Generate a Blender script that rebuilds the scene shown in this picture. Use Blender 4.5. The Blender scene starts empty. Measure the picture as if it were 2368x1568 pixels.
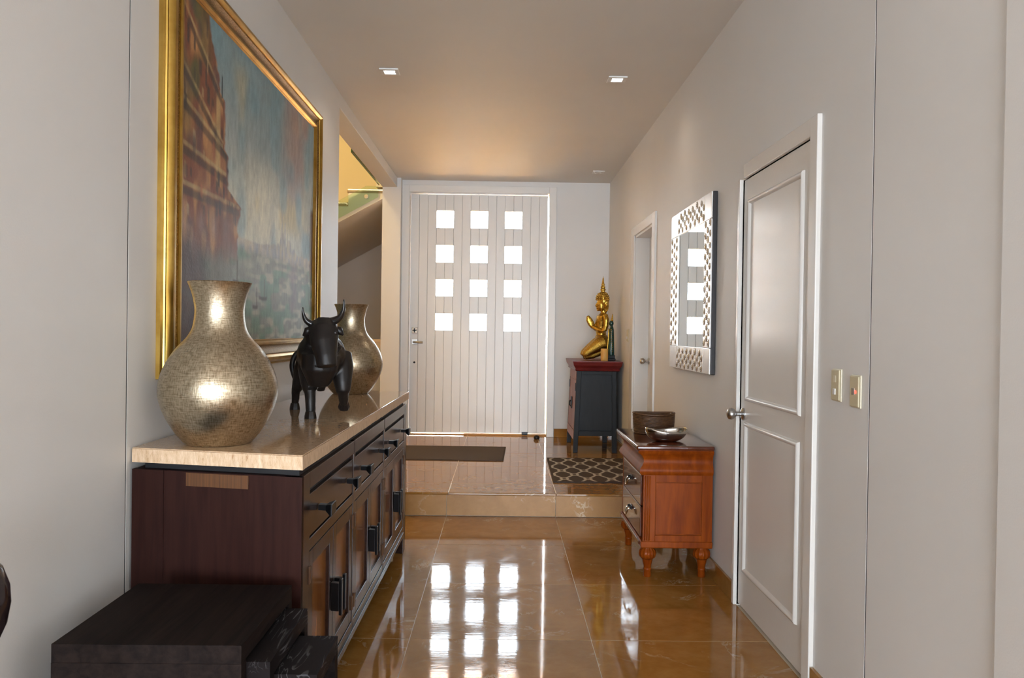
import bpy, bmesh, math, random
import numpy as np
from mathutils import Vector, Matrix

random.seed(7)
rng = np.random.default_rng(7)
scene = bpy.context.scene
COL = scene.collection

# ------------------------------------------------------------------ camera
FPX, YAW, PITCH, ROLL, CH = 1860.0, 0.0131, 0.0090, 0.0142, 1.36
cam_d = bpy.data.cameras.new('camera')
cam_d.sensor_fit = 'HORIZONTAL'
cam_d.sensor_width = 36.0
cam_d.lens = 36.0 * FPX / 2368.0
cam_d.clip_start = 0.05
cam = bpy.data.objects.new('camera', cam_d)
COL.objects.link(cam)
_f = Vector((math.sin(YAW) * math.cos(PITCH), math.cos(YAW) * math.cos(PITCH), -math.sin(PITCH)))
_r0 = Vector((math.cos(YAW), -math.sin(YAW), 0))
_u0 = _r0.cross(_f)
_r = math.cos(ROLL) * _r0 + math.sin(ROLL) * _u0
_u = -math.sin(ROLL) * _r0 + math.cos(ROLL) * _u0
_m = Matrix((( _r.x, _u.x, -_f.x, 0), (_r.y, _u.y, -_f.y, 0), (_r.z, _u.z, -_f.z, CH), (0, 0, 0, 1)))
cam.matrix_world = _m
scene.camera = cam

# ------------------------------------------------------------------ world, light, exposure
world = bpy.data.worlds.new('sky'); scene.world = world
world.use_nodes = True
_bg = world.node_tree.nodes['Background']
_bg.inputs['Color'].default_value = (0.80, 0.90, 1.0, 1)
_bg.inputs['Strength'].default_value = 14.0
scene.view_settings.view_transform = 'Standard'
scene.view_settings.look = 'None'
scene.view_settings.gamma = 1.0
scene.view_settings.use_curve_mapping = False
scene.view_settings.exposure = 0.62

cy = scene.cycles; cy.max_bounces = 6; cy.diffuse_bounces = 4; cy.glossy_bounces = 4; cy.transmission_bounces = 4; cy.transparent_max_bounces = 10
cy.sample_clamp_indirect = 12.0; cy.blur_glossy = .4; cy.use_adaptive_sampling = True; cy.adaptive_threshold = .03

def area_light(name, loc, rot, sx, sy, energy, color, portal=False):
    d = bpy.data.lights.new(name, 'AREA'); d.shape = 'RECTANGLE'; d.size = sx; d.size_y = sy
    d.energy = energy; d.color = color
    if portal: d.cycles.is_portal = True
    o = bpy.data.objects.new(name, d); COL.objects.link(o); o.location = loc; o.rotation_euler = rot
    return o
# daylight through the big living-room window behind the camera and the glazed entrance door
WINX0, WINX1, WINZ0, WINZ1, WINY = -3.0, 3.0, 0.3, 2.75, -7.5
area_light('window_portal', ((WINX0 + WINX1) / 2, WINY, (WINZ0 + WINZ1) / 2), (math.radians(90), 0, 0), WINX1 - WINX0, WINZ1 - WINZ0, 0, (1, 1, 1), True)
area_light('entrance_portal', (-0.27, 9.32, 1.55), (math.radians(-90), 0, 0), 1.6, 2.76, 0, (1, 1, 1), True)

# afternoon sun on the paving outside, shining along the front of the house
sun_d = bpy.data.lights.new('sun', 'SUN'); sun_d.energy = 110; sun_d.color = (1.0, .93, .80); sun_d.angle = math.radians(.6)
sun = bpy.data.objects.new('sun', sun_d); COL.objects.link(sun); sun.location = (20, 14, 20); sun.rotation_euler = (0, math.radians(42), 0)

# ------------------------------------------------------------------ materials
def mat(name, base=(.8, .8, .8), rough=.5, metal=0.0, spec=.5, coat=0.0, coat_rough=.05):
    m = bpy.data.materials.new(name); m.use_nodes = True
    b = m.node_tree.nodes['Principled BSDF']
    b.inputs['Base Color'].default_value = (*base, 1); b.inputs['Roughness'].default_value = rough
    b.inputs['Metallic'].default_value = metal; b.inputs['Specular IOR Level'].default_value = spec
    b.inputs['Coat Weight'].default_value = coat; b.inputs['Coat Roughness'].default_value = coat_rough
    return m
def nt(m): return m.node_tree, m.node_tree.nodes['Principled BSDF']
def node(t, typ, **kw):
    n = t.nodes.new(typ)
    for k, v in kw.items():
        if k.startswith('i_'): n.inputs[k[2:].replace('_', ' ')].default_value = v
        else: setattr(n, k, v)
    return n
def coords(t, scale=(1, 1, 1), rnd=0.0, kind='Object'):
    tc = node(t, 'ShaderNodeTexCoord'); mp = node(t, 'ShaderNodeMapping')
    mp.inputs['Scale'].default_value = scale
    t.links.new(tc.outputs[kind], mp.inputs['Vector'])
    if rnd:
        oi = node(t, 'ShaderNodeObjectInfo'); ml = node(t, 'ShaderNodeMath', operation='MULTIPLY'); ml.inputs[1].default_value = rnd
        t.links.new(oi.outputs['Random'], ml.inputs[0]); cb = node(t, 'ShaderNodeCombineXYZ')
        t.links.new(ml.outputs[0], cb.inputs[0]); t.links.new(ml.outputs[0], cb.inputs[1]); t.links.new(ml.outputs[0], cb.inputs[2])
        t.links.new(cb.outputs[0], mp.inputs['Location'])
    return mp.outputs[0]
def noise(t, vec, scale, detail=4, rough=.5, dist=0.0):
    n = node(t, 'ShaderNodeTexNoise'); n.inputs['Scale'].default_value = scale; n.inputs['Detail'].default_value = detail
    n.inputs['Roughness'].default_value = rough; n.inputs['Distortion'].default_value = dist
    t.links.new(vec, n.inputs['Vector']); return n.outputs['Fac']
def ramp(t, fac, stops):
    r = node(t, 'ShaderNodeValToRGB'); el = r.color_ramp.elements
    while len(el) > 1: el.remove(el[-1])
    el[0].position = stops[0][0]; el[0].color = (*stops[0][1], 1)
    for p, c in stops[1:]:
        e = el.new(p); e.color = (*c, 1)
    t.links.new(fac, r.inputs[0]); return r.outputs[0]
def bump(t, b, h, strength=.2, dist=.01):
    n = node(t, 'ShaderNodeBump'); n.inputs['Strength'].default_value = strength; n.inputs['Distance'].default_value = dist
    t.links.new(h, n.inputs['Height']); t.links.new(n.outputs[0], b.inputs['Normal'])
def mixc(t, fac, a, b_):
    n = node(t, 'ShaderNodeMix', data_type='RGBA')
    if isinstance(fac, (int, float)): n.inputs[0].default_value = fac
    else: t.links.new(fac, n.inputs[0])
    for s, v in ((6, a), (7, b_)):
        if isinstance(v, tuple): n.inputs[s].default_value = (*v, 1)
        else: t.links.new(v, n.inputs[s])
    return n.outputs[2]

def paint(name, col, rough=.55, var=.03):
    m = mat(name, col, rough); t, b = nt(m); v = coords(t)
    c2 = tuple(max(0, x - var) for x in col)
    f = noise(t, v, 1.3, 3); t.links.new(ramp(t, f, [(.3, c2), (.7, col)]), b.inputs['Base Color'])
    bump(t, b, noise(t, v, 180, 2), .06, .004); return m
M = {}
M['wall'] = paint('wall_paint', (.79, .772, .748), .5)
M['ceil'] = paint('ceiling_paint', (.80, .775, .735), .6)
M['doorpaint'] = paint('door_paint', (.80, .775, .74), .26, .015)
M['frontdoor'] = paint('front_door_paint', (.82, .80, .77), .32, .015)
M['greywall'] = paint('stair_soffit_paint', (.78, .76, .74), .6)
M['lamp_tinted_wall'] = paint('stairwell_lamp_tint', (.80, .74, .60), .6)  # yellow of the stairwell lamp's light worked into the wall colour

def marble(name, grout=False):
    m = mat(name, (.45, .27, .11), .06, spec=.62); t, b = nt(m); v = coords(t, rnd=37.0)
    big = noise(t, v, 2.2, 6, .6, .6); fine = noise(t, v, 14, 6, .65, .3)
    c1 = ramp(t, big, [(.25, (.25, .105, .018)), (.48, (.35, .16, .032)), (.62, (.42, .205, .055)), (.8, (.28, .12, .024))])
    c2 = mixc(t, .35, c1, ramp(t, fine, [(.3, (.27, .12, .026)), (.7, (.45, .24, .075))]))
    # thin pale veins
    n1 = noise(t, v, 3.1, 8, .62, 1.2)
    s = node(t, 'ShaderNodeMath', operation='SUBTRACT'); t.links.new(n1, s.inputs[0]); s.inputs[1].default_value = .5
    a = node(t, 'ShaderNodeMath', operation='ABSOLUTE'); t.links.new(s.outputs[0], a.inputs[0])
    vein = ramp(t, a.outputs[0], [(0, (1, 1, 1)), (.006, (.6, .6, .6)), (.014, (0, 0, 0))])
    gate = ramp(t, noise(t, v, 4.0, 2), [(.52, (0, 0, 0)), (.66, (1, 1, 1))])
    g = node(t, 'ShaderNodeMath', operation='MULTIPLY'); t.links.new(vein, g.inputs[0]); t.links.new(gate, g.inputs[1])
    col = mixc(t, g.outputs[0], c2, (.62, .47, .30))
    t.links.new(col, b.inputs['Base Color'])
    r = ramp(t, noise(t, v, 9, 5), [(.35, (.035,) * 3), (.7, (.085,) * 3)]); t.links.new(r, b.inputs['Roughness'])
    # slight waviness of the polish, stretched along the room
    v2 = coords(t, (3.0, 14.0, 1.0), rnd=11.0)
    bump(t, b, noise(t, v2, 2.0, 4, .6), .05, .004)
    return m
M['marble'] = marble('polished_brown_marble')
M['honed'] = marble('honed_brown_marble'); _h = M['honed'].node_tree.nodes['Principled BSDF']
for _l in list(_h.inputs['Roughness'].links): M['honed'].node_tree.links.remove(_l)
_h.inputs['Roughness'].default_value = .34; _h.inputs['Specular IOR Level'].default_value = .35
M['grout'] = mat('pale_grout', (.70, .62, .50), .35)

def wood(name, c1, c2, rough=.35, scale=(1, 1, 1), grain=18.0, coat=0.0, bumps=.08, spec=.5):
    m = mat(name, c1, rough, coat=coat, spec=spec); t, b = nt(m); v = coords(t, scale, rnd=9.0)
    f = noise(t, v, grain, 6, .6, .4); t.links.new(ramp(t, f, [(.3, c1), (.7, c2)]), b.inputs['Base Color'])
    bump(t, b, f, bumps, .003); return m
M['espresso'] = wood('espresso_wood', (.020, .007, .006), (.036, .013, .010), .42, (14, 14, 1.2), 3, bumps=.05, spec=.13)
M['espresso_front'] = wood('espresso_front_wood', (.024, .012, .009), (.040, .020, .015), .26, (14, 1.2, 14), 3, bumps=.04)
M['amber'] = wood('amber_panel_wood', (.17, .060, .014), (.27, .10, .022), .24, (12, 12, .9), 3, bumps=.04)
M['veneer'] = wood('striped_veneer', (.055, .020, .006), (.15, .058, .015), .45, (60, 60, .6), 3)
M['blackoak'] = wood('black_open_grain_oak', (.006, .004, .004), (.020, .013, .011), .62, (16, 1.0, 16), 2.6, bumps=.4, spec=.07)
def streaked():
    m = mat('weathered_black_oak', (.01, .008, .008), .6, spec=.08); t, b = nt(m); v = coords(t, (7, 1.1, 7), rnd=5.0)
    n1 = noise(t, v, 2.2, 3, .5, 1.0)
    w = node(t, 'ShaderNodeMath', operation='MULTIPLY'); t.links.new(n1, w.inputs[0]); w.inputs[1].default_value = 60
    sn = node(t, 'ShaderNodeMath', operation='SINE'); t.links.new(w.outputs[0], sn.inputs[0])
    line = ramp(t, sn.outputs[0], [(.80, (0, 0, 0)), (.97, (1, 1, 1))]); gate = ramp(t, noise(t, coords(t, (1, 1, 1), rnd=3.0), 9, 3), [(.45, (0, 0, 0)), (.7, (1, 1, 1))])
    g = node(t, 'ShaderNodeMath', operation='MULTIPLY'); t.links.new(line, g.inputs[0]); t.links.new(gate, g.inputs[1])
    t.links.new(mixc(t, g.outputs[0], (.010, .007, .007), (.13, .125, .13)), b.inputs['Base Color']); bump(t, b, n1, .3, .004); return m
M['streaked'] = streaked()
M['blackmetal'] = mat('dark_bronze_metal', (.02, .02, .022), .33, .75)
M['groove'] = mat('black_groove', (.006, .006, .008), .6)
M['mahogany'] = wood('polished_mahogany', (.15, .024, .002), (.30, .062, .004), .30, (9, 9, 1.0), 2.2, coat=.0, bumps=.02, spec=.13)
M['mahogany_dark'] = wood('dark_mahogany', (.075, .016, .006), (.13, .030, .009), .16, (9, 1.0, 9), 3.0, coat=.5, bumps=.02)
M['blacklacquer'] = wood('black_lacquer', (.010, .011, .013), (.016, .018, .021), .55, (5, 5, 1), 4, bumps=.12, spec=.3)
M['redlacquer'] = wood('red_lacquer', (.11, .009, .009), (.18, .016, .013), .36, (3, 1, 3), 4, bumps=.06)
M['wornred'] = wood('worn_red_wood', (.20, .045, .025), (.34, .13, .075), .4, (7, 7, .8), 3)
M['bull'] = wood('ebony_carving', (.008, .006, .006), (.018, .014, .012), .40, (4, 4, 2), 6, bumps=.15, spec=.35)
M['horn'] = mat('dark_horn', (.016, .013, .012), .2)

def granite():
    m = mat('beige_granite', (.6, .42, .28), .05, spec=.55); t, b = nt(m); v = coords(t)
    f = noise(t, v, 120, 3, .7); g = noise(t, v, 26, 4, .6)
    c = ramp(t, f, [(.30, (.30, .15, .07)), (.42, (.52, .34, .20)), (.60, (.60, .42, .27)), (.75, (.68, .52, .36))])
    c = mixc(t, .35, c, ramp(t, g, [(.35, (.50, .32, .19)), (.65, (.64, .46, .31))]))
    t.links.new(c, b.inputs['Base Color']); return m
M['granite'] = granite()
def granite_edge():
    m = mat('sawn_granite_edge', (.6, .4, .25), .5); t, b = nt(m); v = coords(t, (1, 1, .35))
    f = noise(t, v, 90, 5, .7); c = ramp(t, f, [(.28, (.36, .17, .07)), (.40, (.62, .42, .25)), (.70, (.80, .60, .42))])
    t.links.new(c, b.inputs['Base Color']); bump(t, b, f, .5, .004); return m
M['granite_edge'] = granite_edge()

def vase_metal():
    m = mat('champagne_crackle_metal', (.46, .37, .25), .27, .95); t, b = nt(m)
    h1 = noise(t, coords(t, (300, 45, 1), kind='UV'), 1.0, 3, .6); h2 = noise(t, coords(t, (36, 260, 1), kind='UV'), 1.0, 3, .6)
    ad = node(t, 'ShaderNodeMath', operation='ADD'); t.links.new(h1, ad.inputs[0]); t.links.new(h2, ad.inputs[1])
    bump(t, b, ad.outputs[0], .22, .0016)
    hv = node(t, 'ShaderNodeMath', operation='MULTIPLY'); t.links.new(ad.outputs[0], hv.inputs[0]); hv.inputs[1].default_value = .5
    crackle = ramp(t, hv.outputs[0], [(.40, (.27, .215, .14)), (.50, (.45, .375, .265)), (.62, (.60, .52, .39))])
    r = ramp(t, noise(t, coords(t), 12, 4), [(.3, (.27,) * 3), (.7, (.30,) * 3)]); t.links.new(r, b.inputs['Roughness'])
    t.links.new(crackle, b.inputs['Base Color'])
    return m
M['vase'] = vase_metal()
def gold(name, c1, c2, rough, sc=40, bs=.3):
    m = mat(name, c1, rough, 1.0); t, b = nt(m); v = coords(t)
    f = noise(t, v, sc, 4, .6); t.links.new(ramp(t, f, [(.35, c1), (.65, c2)]), b.inputs['Base Color']); bump(t, b, f, bs, .003); return m
M['gold'] = gold('aged_gold_leaf', (.34, .19, .028), (.78, .50, .10), .30, 55, .5)
M['gold_skirt'] = gold('embossed_gold', (.22, .12, .018), (.70, .42, .075), .34, 150, 1.0)
M['goldframe'] = gold('gilt_frame', (.40, .23, .045), (.56, .36, .09), .30, 8, .05)
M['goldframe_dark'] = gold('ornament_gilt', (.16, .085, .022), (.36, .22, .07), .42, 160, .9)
M['steel'] = mat('brushed_steel', (.52, .52, .52), .28, 1.0)
M['pewter'] = mat('polished_pewter', (.62, .60, .57), .14, 1.0)
M['silverframe'] = mat('embossed_silver', (.70, .69, .68), .30, .9)
M['silverboss'] = mat('silver_boss', (.72, .71, .70), .12, .95)
M['darkedge'] = mat('dark_mirror_edge', (.035, .032, .034), .35, .3)
M['mirror'] = mat('mirror_glass', (.72, .78, .80), .01, 1.0)
M['ivory'] = mat('ivory_plastic', (.60, .52, .33), .35)
M['ivory_light'] = mat('pale_plastic', (.72, .66, .50), .3)
M['whiteplastic'] = mat('white_plastic', (.75, .75, .74), .3)
M['candle'] = mat('honey_wax', (.72, .40, .10), .5)
M['candle'].node_tree.nodes['Principled BSDF'].inputs['Subsurface Weight'].default_value = .3
M['candle'].node_tree.nodes['Principled BSDF'].inputs['Subsurface Radius'].default_value = (.02, .01, .004)
M['green'] = gold('dark_green_glaze', (.010, .035, .026), (.020, .07, .05), .25, 60, .3)
M['green'].node_tree.nodes['Principled BSDF'].inputs['Metallic'].default_value = 0
M['rattan'] = wood('brown_rattan', (.055, .022, .008), (.13, .058, .022), .45, (1, 1, 1), 60, bumps=.4)
M['beigebox'] = mat('beige_card', (.48, .38, .27), .6)
M['greycab'] = mat('grey_laminate', (.33, .32, .30), .5)
M['treadstone'] = mat('sandstone_tread', (.42, .33, .22), .45)
M['terracotta'] = mat('terracotta_paving', (.66, .37, .15), .7)
M['soffit'] = mat('porch_soffit', (.55, .36, .2), .8)
M['darkfin'] = mat('dark_polished_wood', (.016, .010, .012), .2, coat=.5)
def emissive(name, col, st):
    m = mat(name, col, .4); b = nt(m)[1]; b.inputs['Emission Color'].default_value = (*col, 1); b.inputs['Emission Strength'].default_value = st; return m
M['lamp'] = emissive('lit_lamp_lens', (.90, .96, 1.0), 6.0)
M['redled'] = emissive('red_indicator', (1.0, .05, .03), 3.0)
M['lampoff'] = mat('unlit_lamp_lens', (.75, .73, .70), .2)
def glass(name, tint, refl=.9):
    m = bpy.data.materials.new(name); m.use_nodes = True; t = m.node_tree; t.nodes.clear()
    out = node(t, 'ShaderNodeOutputMaterial'); tr = node(t, 'ShaderNodeBsdfTransparent'); tr.inputs[0].default_value = (*tint, 1)
    gl = node(t, 'ShaderNodeBsdfGlossy'); gl.inputs['Roughness'].default_value = .01
    fr = node(t, 'ShaderNodeFresnel'); fr.inputs['IOR'].default_value = 1.45; mx = node(t, 'ShaderNodeMixShader')
    t.links.new(fr.outputs[0], mx.inputs[0]); t.links.new(tr.outputs[0], mx.inputs[1]); t.links.new(gl.outputs[0], mx.inputs[2])
    t.links.new(mx.outputs[0], out.inputs[0]); return m
M['pane'] = glass('clear_door_glass', (.97, .99, 1.0))
M['greenglass'] = glass('green_tinted_glass', (.88, .96, .88))
M['glassedge'] = mat('green_glass_edge', (.03, .10, .06), .15)
def attr_mat(name, rough, sc=300, bs=.3, spec=.5):
    m = mat(name, (.5, .5, .5), rough, spec=spec); t, b = nt(m)
    a = node(t, 'ShaderNodeVertexColor', layer_name='Col'); t.links.new(a.outputs[0], b.inputs['Base Color'])
    bump(t, b, noise(t, coords(t), sc, 3), bs, .003); return m
M['canvas'] = attr_mat('oil_canvas', .5, 90, .35, .28)
M['rug'] = attr_mat('woven_rug', .95, 700, .6, .1)
def mat_rib():
    m = mat('ribbed_doormat', (.05, .035, .028), .9, spec=.15); t, b = nt(m); v = coords(t)
    w = node(t, 'ShaderNodeTexWave', wave_type='BANDS', bands_direction='Y'); w.inputs['Scale'].default_value = 18; w.inputs['Distortion'].default_value = .6
    t.links.new(v, w.inputs['Vector'])
    t.links.new(ramp(t, w.outputs['Fac'], [(.2, (.055, .042, .036)), (.8, (.13, .10, .088))]), b.inputs['Base Color']); bump(t, b, w.outputs['Fac'], .5, .006); return m
M['doormat'] = mat_rib()
M['matborder'] = mat('doormat_border', (.07, .053, .046), .9, spec=.15)

# ------------------------------------------------------------------ geometry helpers
def link(o, parent=None):
    COL.objects.link(o)
    if parent is not None: o.parent = parent
    return o
class G:
    """collects shapes and links them as ONE mesh object"""
    def __init__(s): s.bm = bmesh.new(); s.uv = None
    def box(s, x0, x1, y0, y1, z0, z1, bev=0.0, seg=2):
        b = bmesh.new(); bmesh.ops.create_cube(b, size=1)
        for v in b.verts: v.co = Vector(((x0 + x1) / 2 + v.co.x * (x1 - x0), (y0 + y1) / 2 + v.co.y * (y1 - y0), (z0 + z1) / 2 + v.co.z * (z1 - z0)))
        if bev: bmesh.ops.bevel(b, geom=list(b.edges), offset=bev, segments=seg, affect='EDGES', profile=.5)
        s._add(b); return s
    def _add(s, b, M_=None):
        if M_ is not None: bmesh.ops.transform(b, matrix=M_, verts=b.verts)
        me = bpy.data.meshes.new('tmp'); b.to_mesh(me); b.free(); s.bm.from_mesh(me); bpy.data.meshes.remove(me)
    def raw(s, verts, faces):
        vs = [s.bm.verts.new(v) for v in verts]
        for f in faces:
            try: s.bm.faces.new([vs[i] for i in f])
            except ValueError: pass
        return s
    def prism(s, poly, axis, a0, a1, bev=0):
        """poly: list of 2-D points; axis: extrusion axis"""
        def P(p, a): return {'x': (a, p[0], p[1]), 'y': (p[0], a, p[1]), 'z': (p[0], p[1], a)}[axis]
        b = bmesh.new(); n = len(poly)
        v0 = [b.verts.new(P(p, a0)) for p in poly]; v1 = [b.verts.new(P(p, a1)) for p in poly]
        b.faces.new(v0[::-1]); b.faces.new(v1)
        for i in range(n): b.faces.new((v0[i], v0[(i + 1) % n], v1[(i + 1) % n], v1[i]))
        bmesh.ops.recalc_face_normals(b, faces=b.faces)
        if bev: bmesh.ops.bevel(b, geom=list(b.edges), offset=bev, segments=2, affect='EDGES', profile=.5)
        s._add(b); return s
    def lathe(s, prof, c=(0, 0, 0), seg=32, sx=1, sy=1, flute=0, flute_amp=0, uv=False, rot=None):
        b = bmesh.new(); rings = []
        for r, z in prof:
            ring = []
            for i in range(seg):
                a = 2 * math.pi * i / seg
                rr = r * (1 + (flute_amp * math.cos(flute * a) if flute else 0))
                ring.append(b.verts.new((rr * math.cos(a) * sx, rr * math.sin(a) * sy, z)))
            rings.append(ring)
        uvl = b.loops.layers.uv.new('UVMap') if uv else None
        L = [0.0]
        for k in range(1, len(prof)): L.append(L[-1] + math.hypot(prof[k][0] - prof[k - 1][0], prof[k][1] - prof[k - 1][1]))
        for k in range(len(rings) - 1):
            for i in range(seg):
                j = (i + 1) % seg
                f = b.faces.new((rings[k][i], rings[k][j], rings[k + 1][j], rings[k + 1][i]))
                if uvl:
                    for lp, uvv in zip(f.loops, ((i, k), (i + 1, k), (i + 1, k + 1), (i, k + 1))): lp[uvl].uv = (uvv[0] / seg * .9, L[uvv[1]])
        if prof[0][0] > 1e-5: b.faces.new(rings[0][::-1])
        if prof[-1][0] > 1e-5: b.faces.new(rings[-1])
        bmesh.ops.remove_doubles(b, verts=b.verts, dist=1e-6)
        bmesh.ops.recalc_face_normals(b, faces=b.faces)
        Mx = Matrix.Translation(c)
        if rot is not None: Mx = Mx @ rot
        s._add(b, Mx); return s
    def tube(s, path, rad, seg=12, caps=True, ref=(0, 0, 1)):
        b = bmesh.new(); pts = [Vector(p) for p in path]; n = len(pts); rings = []
        R = [(r, r) if not isinstance(r, tuple) else r for r in (rad if isinstance(rad, (list,)) else [rad] * n)]
        prev = None
        for i, p in enumerate(pts):
            t = (pts[min(i + 1, n - 1)] - pts[max(i - 1, 0)]).normalized()
            u = Vector(ref) if prev is None else prev
            u = (u - t * u.dot(t))
            if u.length < 1e-4: u = Vector((1, 0, 0)) - t * t.x
            u.normalize(); prev = u; w = t.cross(u)
            rings.append([b.verts.new(p + u * (R[i][0] * math.cos(2 * math.pi * k / seg)) + w * (R[i][1] * math.sin(2 * math.pi * k / seg))) for k in range(seg)])
        for i in range(n - 1):
            for k in range(seg):
                j = (k + 1) % seg; b.faces.new((rings[i][k], rings[i][j], rings[i + 1][j], rings[i + 1][k]))
        if caps: b.faces.new(rings[0][::-1]); b.faces.new(rings[-1])
        bmesh.ops.recalc_face_normals(b, faces=b.faces)
        s._add(b); return s
    def ball(s, c, r, seg=16, rings=10):
        b = bmesh.new(); bmesh.ops.create_uvsphere(b, u_segments=seg, v_segments=rings, radius=1)
        rr = r if isinstance(r, tuple) else (r, r, r)
        s._add(b, Matrix.Translation(c) @ Matrix.Diagonal((*rr, 1))); return s
    def xf(s, fn):
        for v in s.bm.verts: v.co = Vector(fn(*v.co))
        return s
    def build(s, name, m, parent=None, smooth=False, angle=40):
        me = bpy.data.meshes.new(name); s.bm.to_mesh(me); s.bm.free()
        me.materials.append(m)
        if smooth:
            for p in me.polygons: p.use_smooth = True
            if smooth == 'auto':
                me.set_sharp_from_angle(angle=math.radians(angle))
        return link(bpy.data.objects.new(name, me), parent)
def empty(name, loc=(0, 0, 0), rz=0.0):
    o = bpy.data.objects.new(name, None); o.empty_display_size = .1; o.location = loc; o.rotation_euler = (0, 0, rz); return link(o)
def tag(o, label, cat, group=None):
    o['label'] = label; o['category'] = cat
    if group: o['group'] = group
    return o
def struct(o, label=None, cat=None):
    o['kind'] = 'structure'
    if label: o['label'] = label
    if cat: o['category'] = cat
    return o
def smoothline(pts, n=6):
    """Catmull-Rom through points"""
    P = [Vector(p) for p in pts]; out = []
    for i in range(len(P) - 1):
        p0, p1, p2, p3 = P[max(i - 1, 0)], P[i], P[i + 1], P[min(i + 2, len(P) - 1)]
        for k in range(n):
            t = k / n
            out.append(.5 * ((2 * p1) + (p2 - p0) * t + (2 * p0 - 5 * p1 + 4 * p2 - p3) * t * t + (3 * p1 - p0 - 3 * p2 + p3) * t ** 3))
    out.append(P[-1]); return out
def slab(name, *a, m='wall', parent=None, bev=0): return G().box(*a, bev=bev).build(name, M[m], parent)

# ------------------------------------------------------------------ setting
XL, XR, ZC, ZS, YS, YF = -1.182, 1.204, 3.055, 0.174, 5.906, 9.10
# lower floor: bed + marble tiles
fl = G().box(-3.3, 3.3, -7.6, YS + .02, -.12, -.0010).build('floor', M['grout'])
struct(fl, 'polished brown marble tile floor of the lower hall', 'floor')
tile_lr = G().box(-3.3, 3.3, -7.6, .38, -.017, 0, .001).build('floor_slab', M['marble'], fl)
xs = [-1.19, -.387, .416, 1.204]
ys = [.399 + .786 * i for i in range(8)]; ys[-1] = YS
for i in range(3):
    for j in range(7):
        x0, x1, y0, y1 = xs[i] + .0012, xs[i + 1] - .0012, ys[j] + .0012, ys[j + 1] - .0012
        cx, cy = (x0 + x1) / 2, (y0 + y1) / 2
        o = G().box(x0 - cx, x1 - cx, y0 - cy, y1 - cy, -.017, 0, .0008, 1).build('tile', M['marble'], fl)
        o.location = (cx, cy, random.uniform(-.0004, 0)); o.rotation_euler = (random.uniform(-.0009, .0009), random.uniform(-.0009, .0009), 0)
# upper entrance floor with step
fu = G().box(-4.3, 1.34, YS + .015, 9.5, -.1, ZS - .0010).build('floor_upper', M['grout'])
struct(fu, 'raised marble tile floor at the entrance door', 'floor')
G().box(-4.3, -1.19, YS + .02, 12.3, ZS - .05, ZS).build('floor_slab', M['marble'], fu)
xs = [-1.19, -.375, .418, 1.336]; ys = [YS - .012, 6.27, 7.06, 7.845, 8.63, 9.36]
for i in range(3):
    for j in range(5):
        x1 = xs[i + 1] if not (i == 2 and j not in (1, 2)) else 1.204
        x0, x1, y0, y1 = xs[i] + .0012, x1 - .0012, ys[j] + .0012, ys[j + 1] - .0012
        cx, cy = (x0 + x1) / 2, (y0 + y1) / 2
        o = G().box(x0 - cx, x1 - cx, y0 - cy, y1 - cy, -.017, 0, .0012 if j else .004, 2).build('tile', M['marble'], fu)
        o.location = (cx, cy, ZS + random.uniform(-.0004, 0)); o.rotation_euler = (random.uniform(-.0009, .0009), random.uniform(-.0009, .0009), 0)
for i, (a, b_) in enumerate(((-1.19, -.387), (-.387, .416), (.416, 1.204))):
    o = G().box(a + .0012 - (a + b_) / 2, b_ - .0012 - (a + b_) / 2, YS, YS + .014, .003, ZS - .019, .001, 1).build('riser_tile', M['honed'], fu)
    o.location = ((a + b_) / 2, 0, 0)

# left wall: two panels with an open joint, set on a dark backing
wl = G().box(XL - .16, XL, 1.75, 2.551, 0, ZC).box(XL - .16, XL, 2.559, 5.79, 0, ZC).build('wall_left', M['wall'])
struct(wl, 'white painted left wall of the hall with a thin vertical joint', 'wall')
G().box(XL - .15, XL - .0012, 2.545, 2.565, 0, ZC).build('joint', M['groove'], wl)
trim1 = G().box(XL - .165, XL, 5.79, 8.97, 2.95, ZC, .004).build('trim_1', M['wall']); struct(trim1, 'white beam over the stairwell opening', 'beam')
pil = G().box(-1.345, -1.14, 8.97, 9.40, ZS - .02, ZC).build('wall_pillar', M['wall']); struct(pil, 'white pillar left of the entrance door', 'wall')
# right wall with two door openings
wr = G()
D1Y0, D1Y1, D1T = 3.115, 4.03, 2.135        # near door clear opening
D2Y0, D2Y1, D2T = 6.42, 7.29, 2.245         # far door opening
wr.box(XR, XR + .2, 1.75, 2.606, -.02, ZC).box(XR, XR + .2, 2.614, D1Y0, -.02, ZC).box(XR, XR + .2, D1Y0, D1Y1, D1T, ZC)
wr.box(XR, XR + .2, D1Y1, D2Y0, -.02, ZC).box(XR, XR + .2, D2Y0, D2Y1, D2T, ZC).box(XR, XR + .2, D2Y1, 9.4, -.02, ZC)
wr = wr.build('wall_right', M['wall']); struct(wr, 'white painted right wall of the hall with two doors', 'wall')
G().box(XR + .0012, XR + .15, 2.600, 2.620, 0, ZC).build('joint', M['groove'], wr)
# casing at the right edge of the view
tr2 = G().box(XR - .02, XR + .02, 1.74, 1.905, 0, ZC, .012, 3).build('trim_2', M['wall']); struct(tr2, 'rounded white wall trim at the right edge', 'trim')
# far wall around the entrance door
FX0, FX1, FT = -1.139, .603, 3.0            # outer size of the frame
wf = G().box(FX1, XR, YF, 9.40, ZS - .02, ZC).box(FX0 - .01, FX1, YF, 9.40, FT, ZC).build('wall_front', M['wall'])
struct(wf, 'white wall around the entrance door', 'wall')
cl = G().box(XL - .16, XR + .2, 1.75, 9.40, ZC, ZC + .2).box(-3.3, 3.3, -7.6, 1.75, ZC, ZC + .2).build('ceiling', M['ceil'])
struct(cl, 'plain white hall ceiling', 'ceiling')
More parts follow.
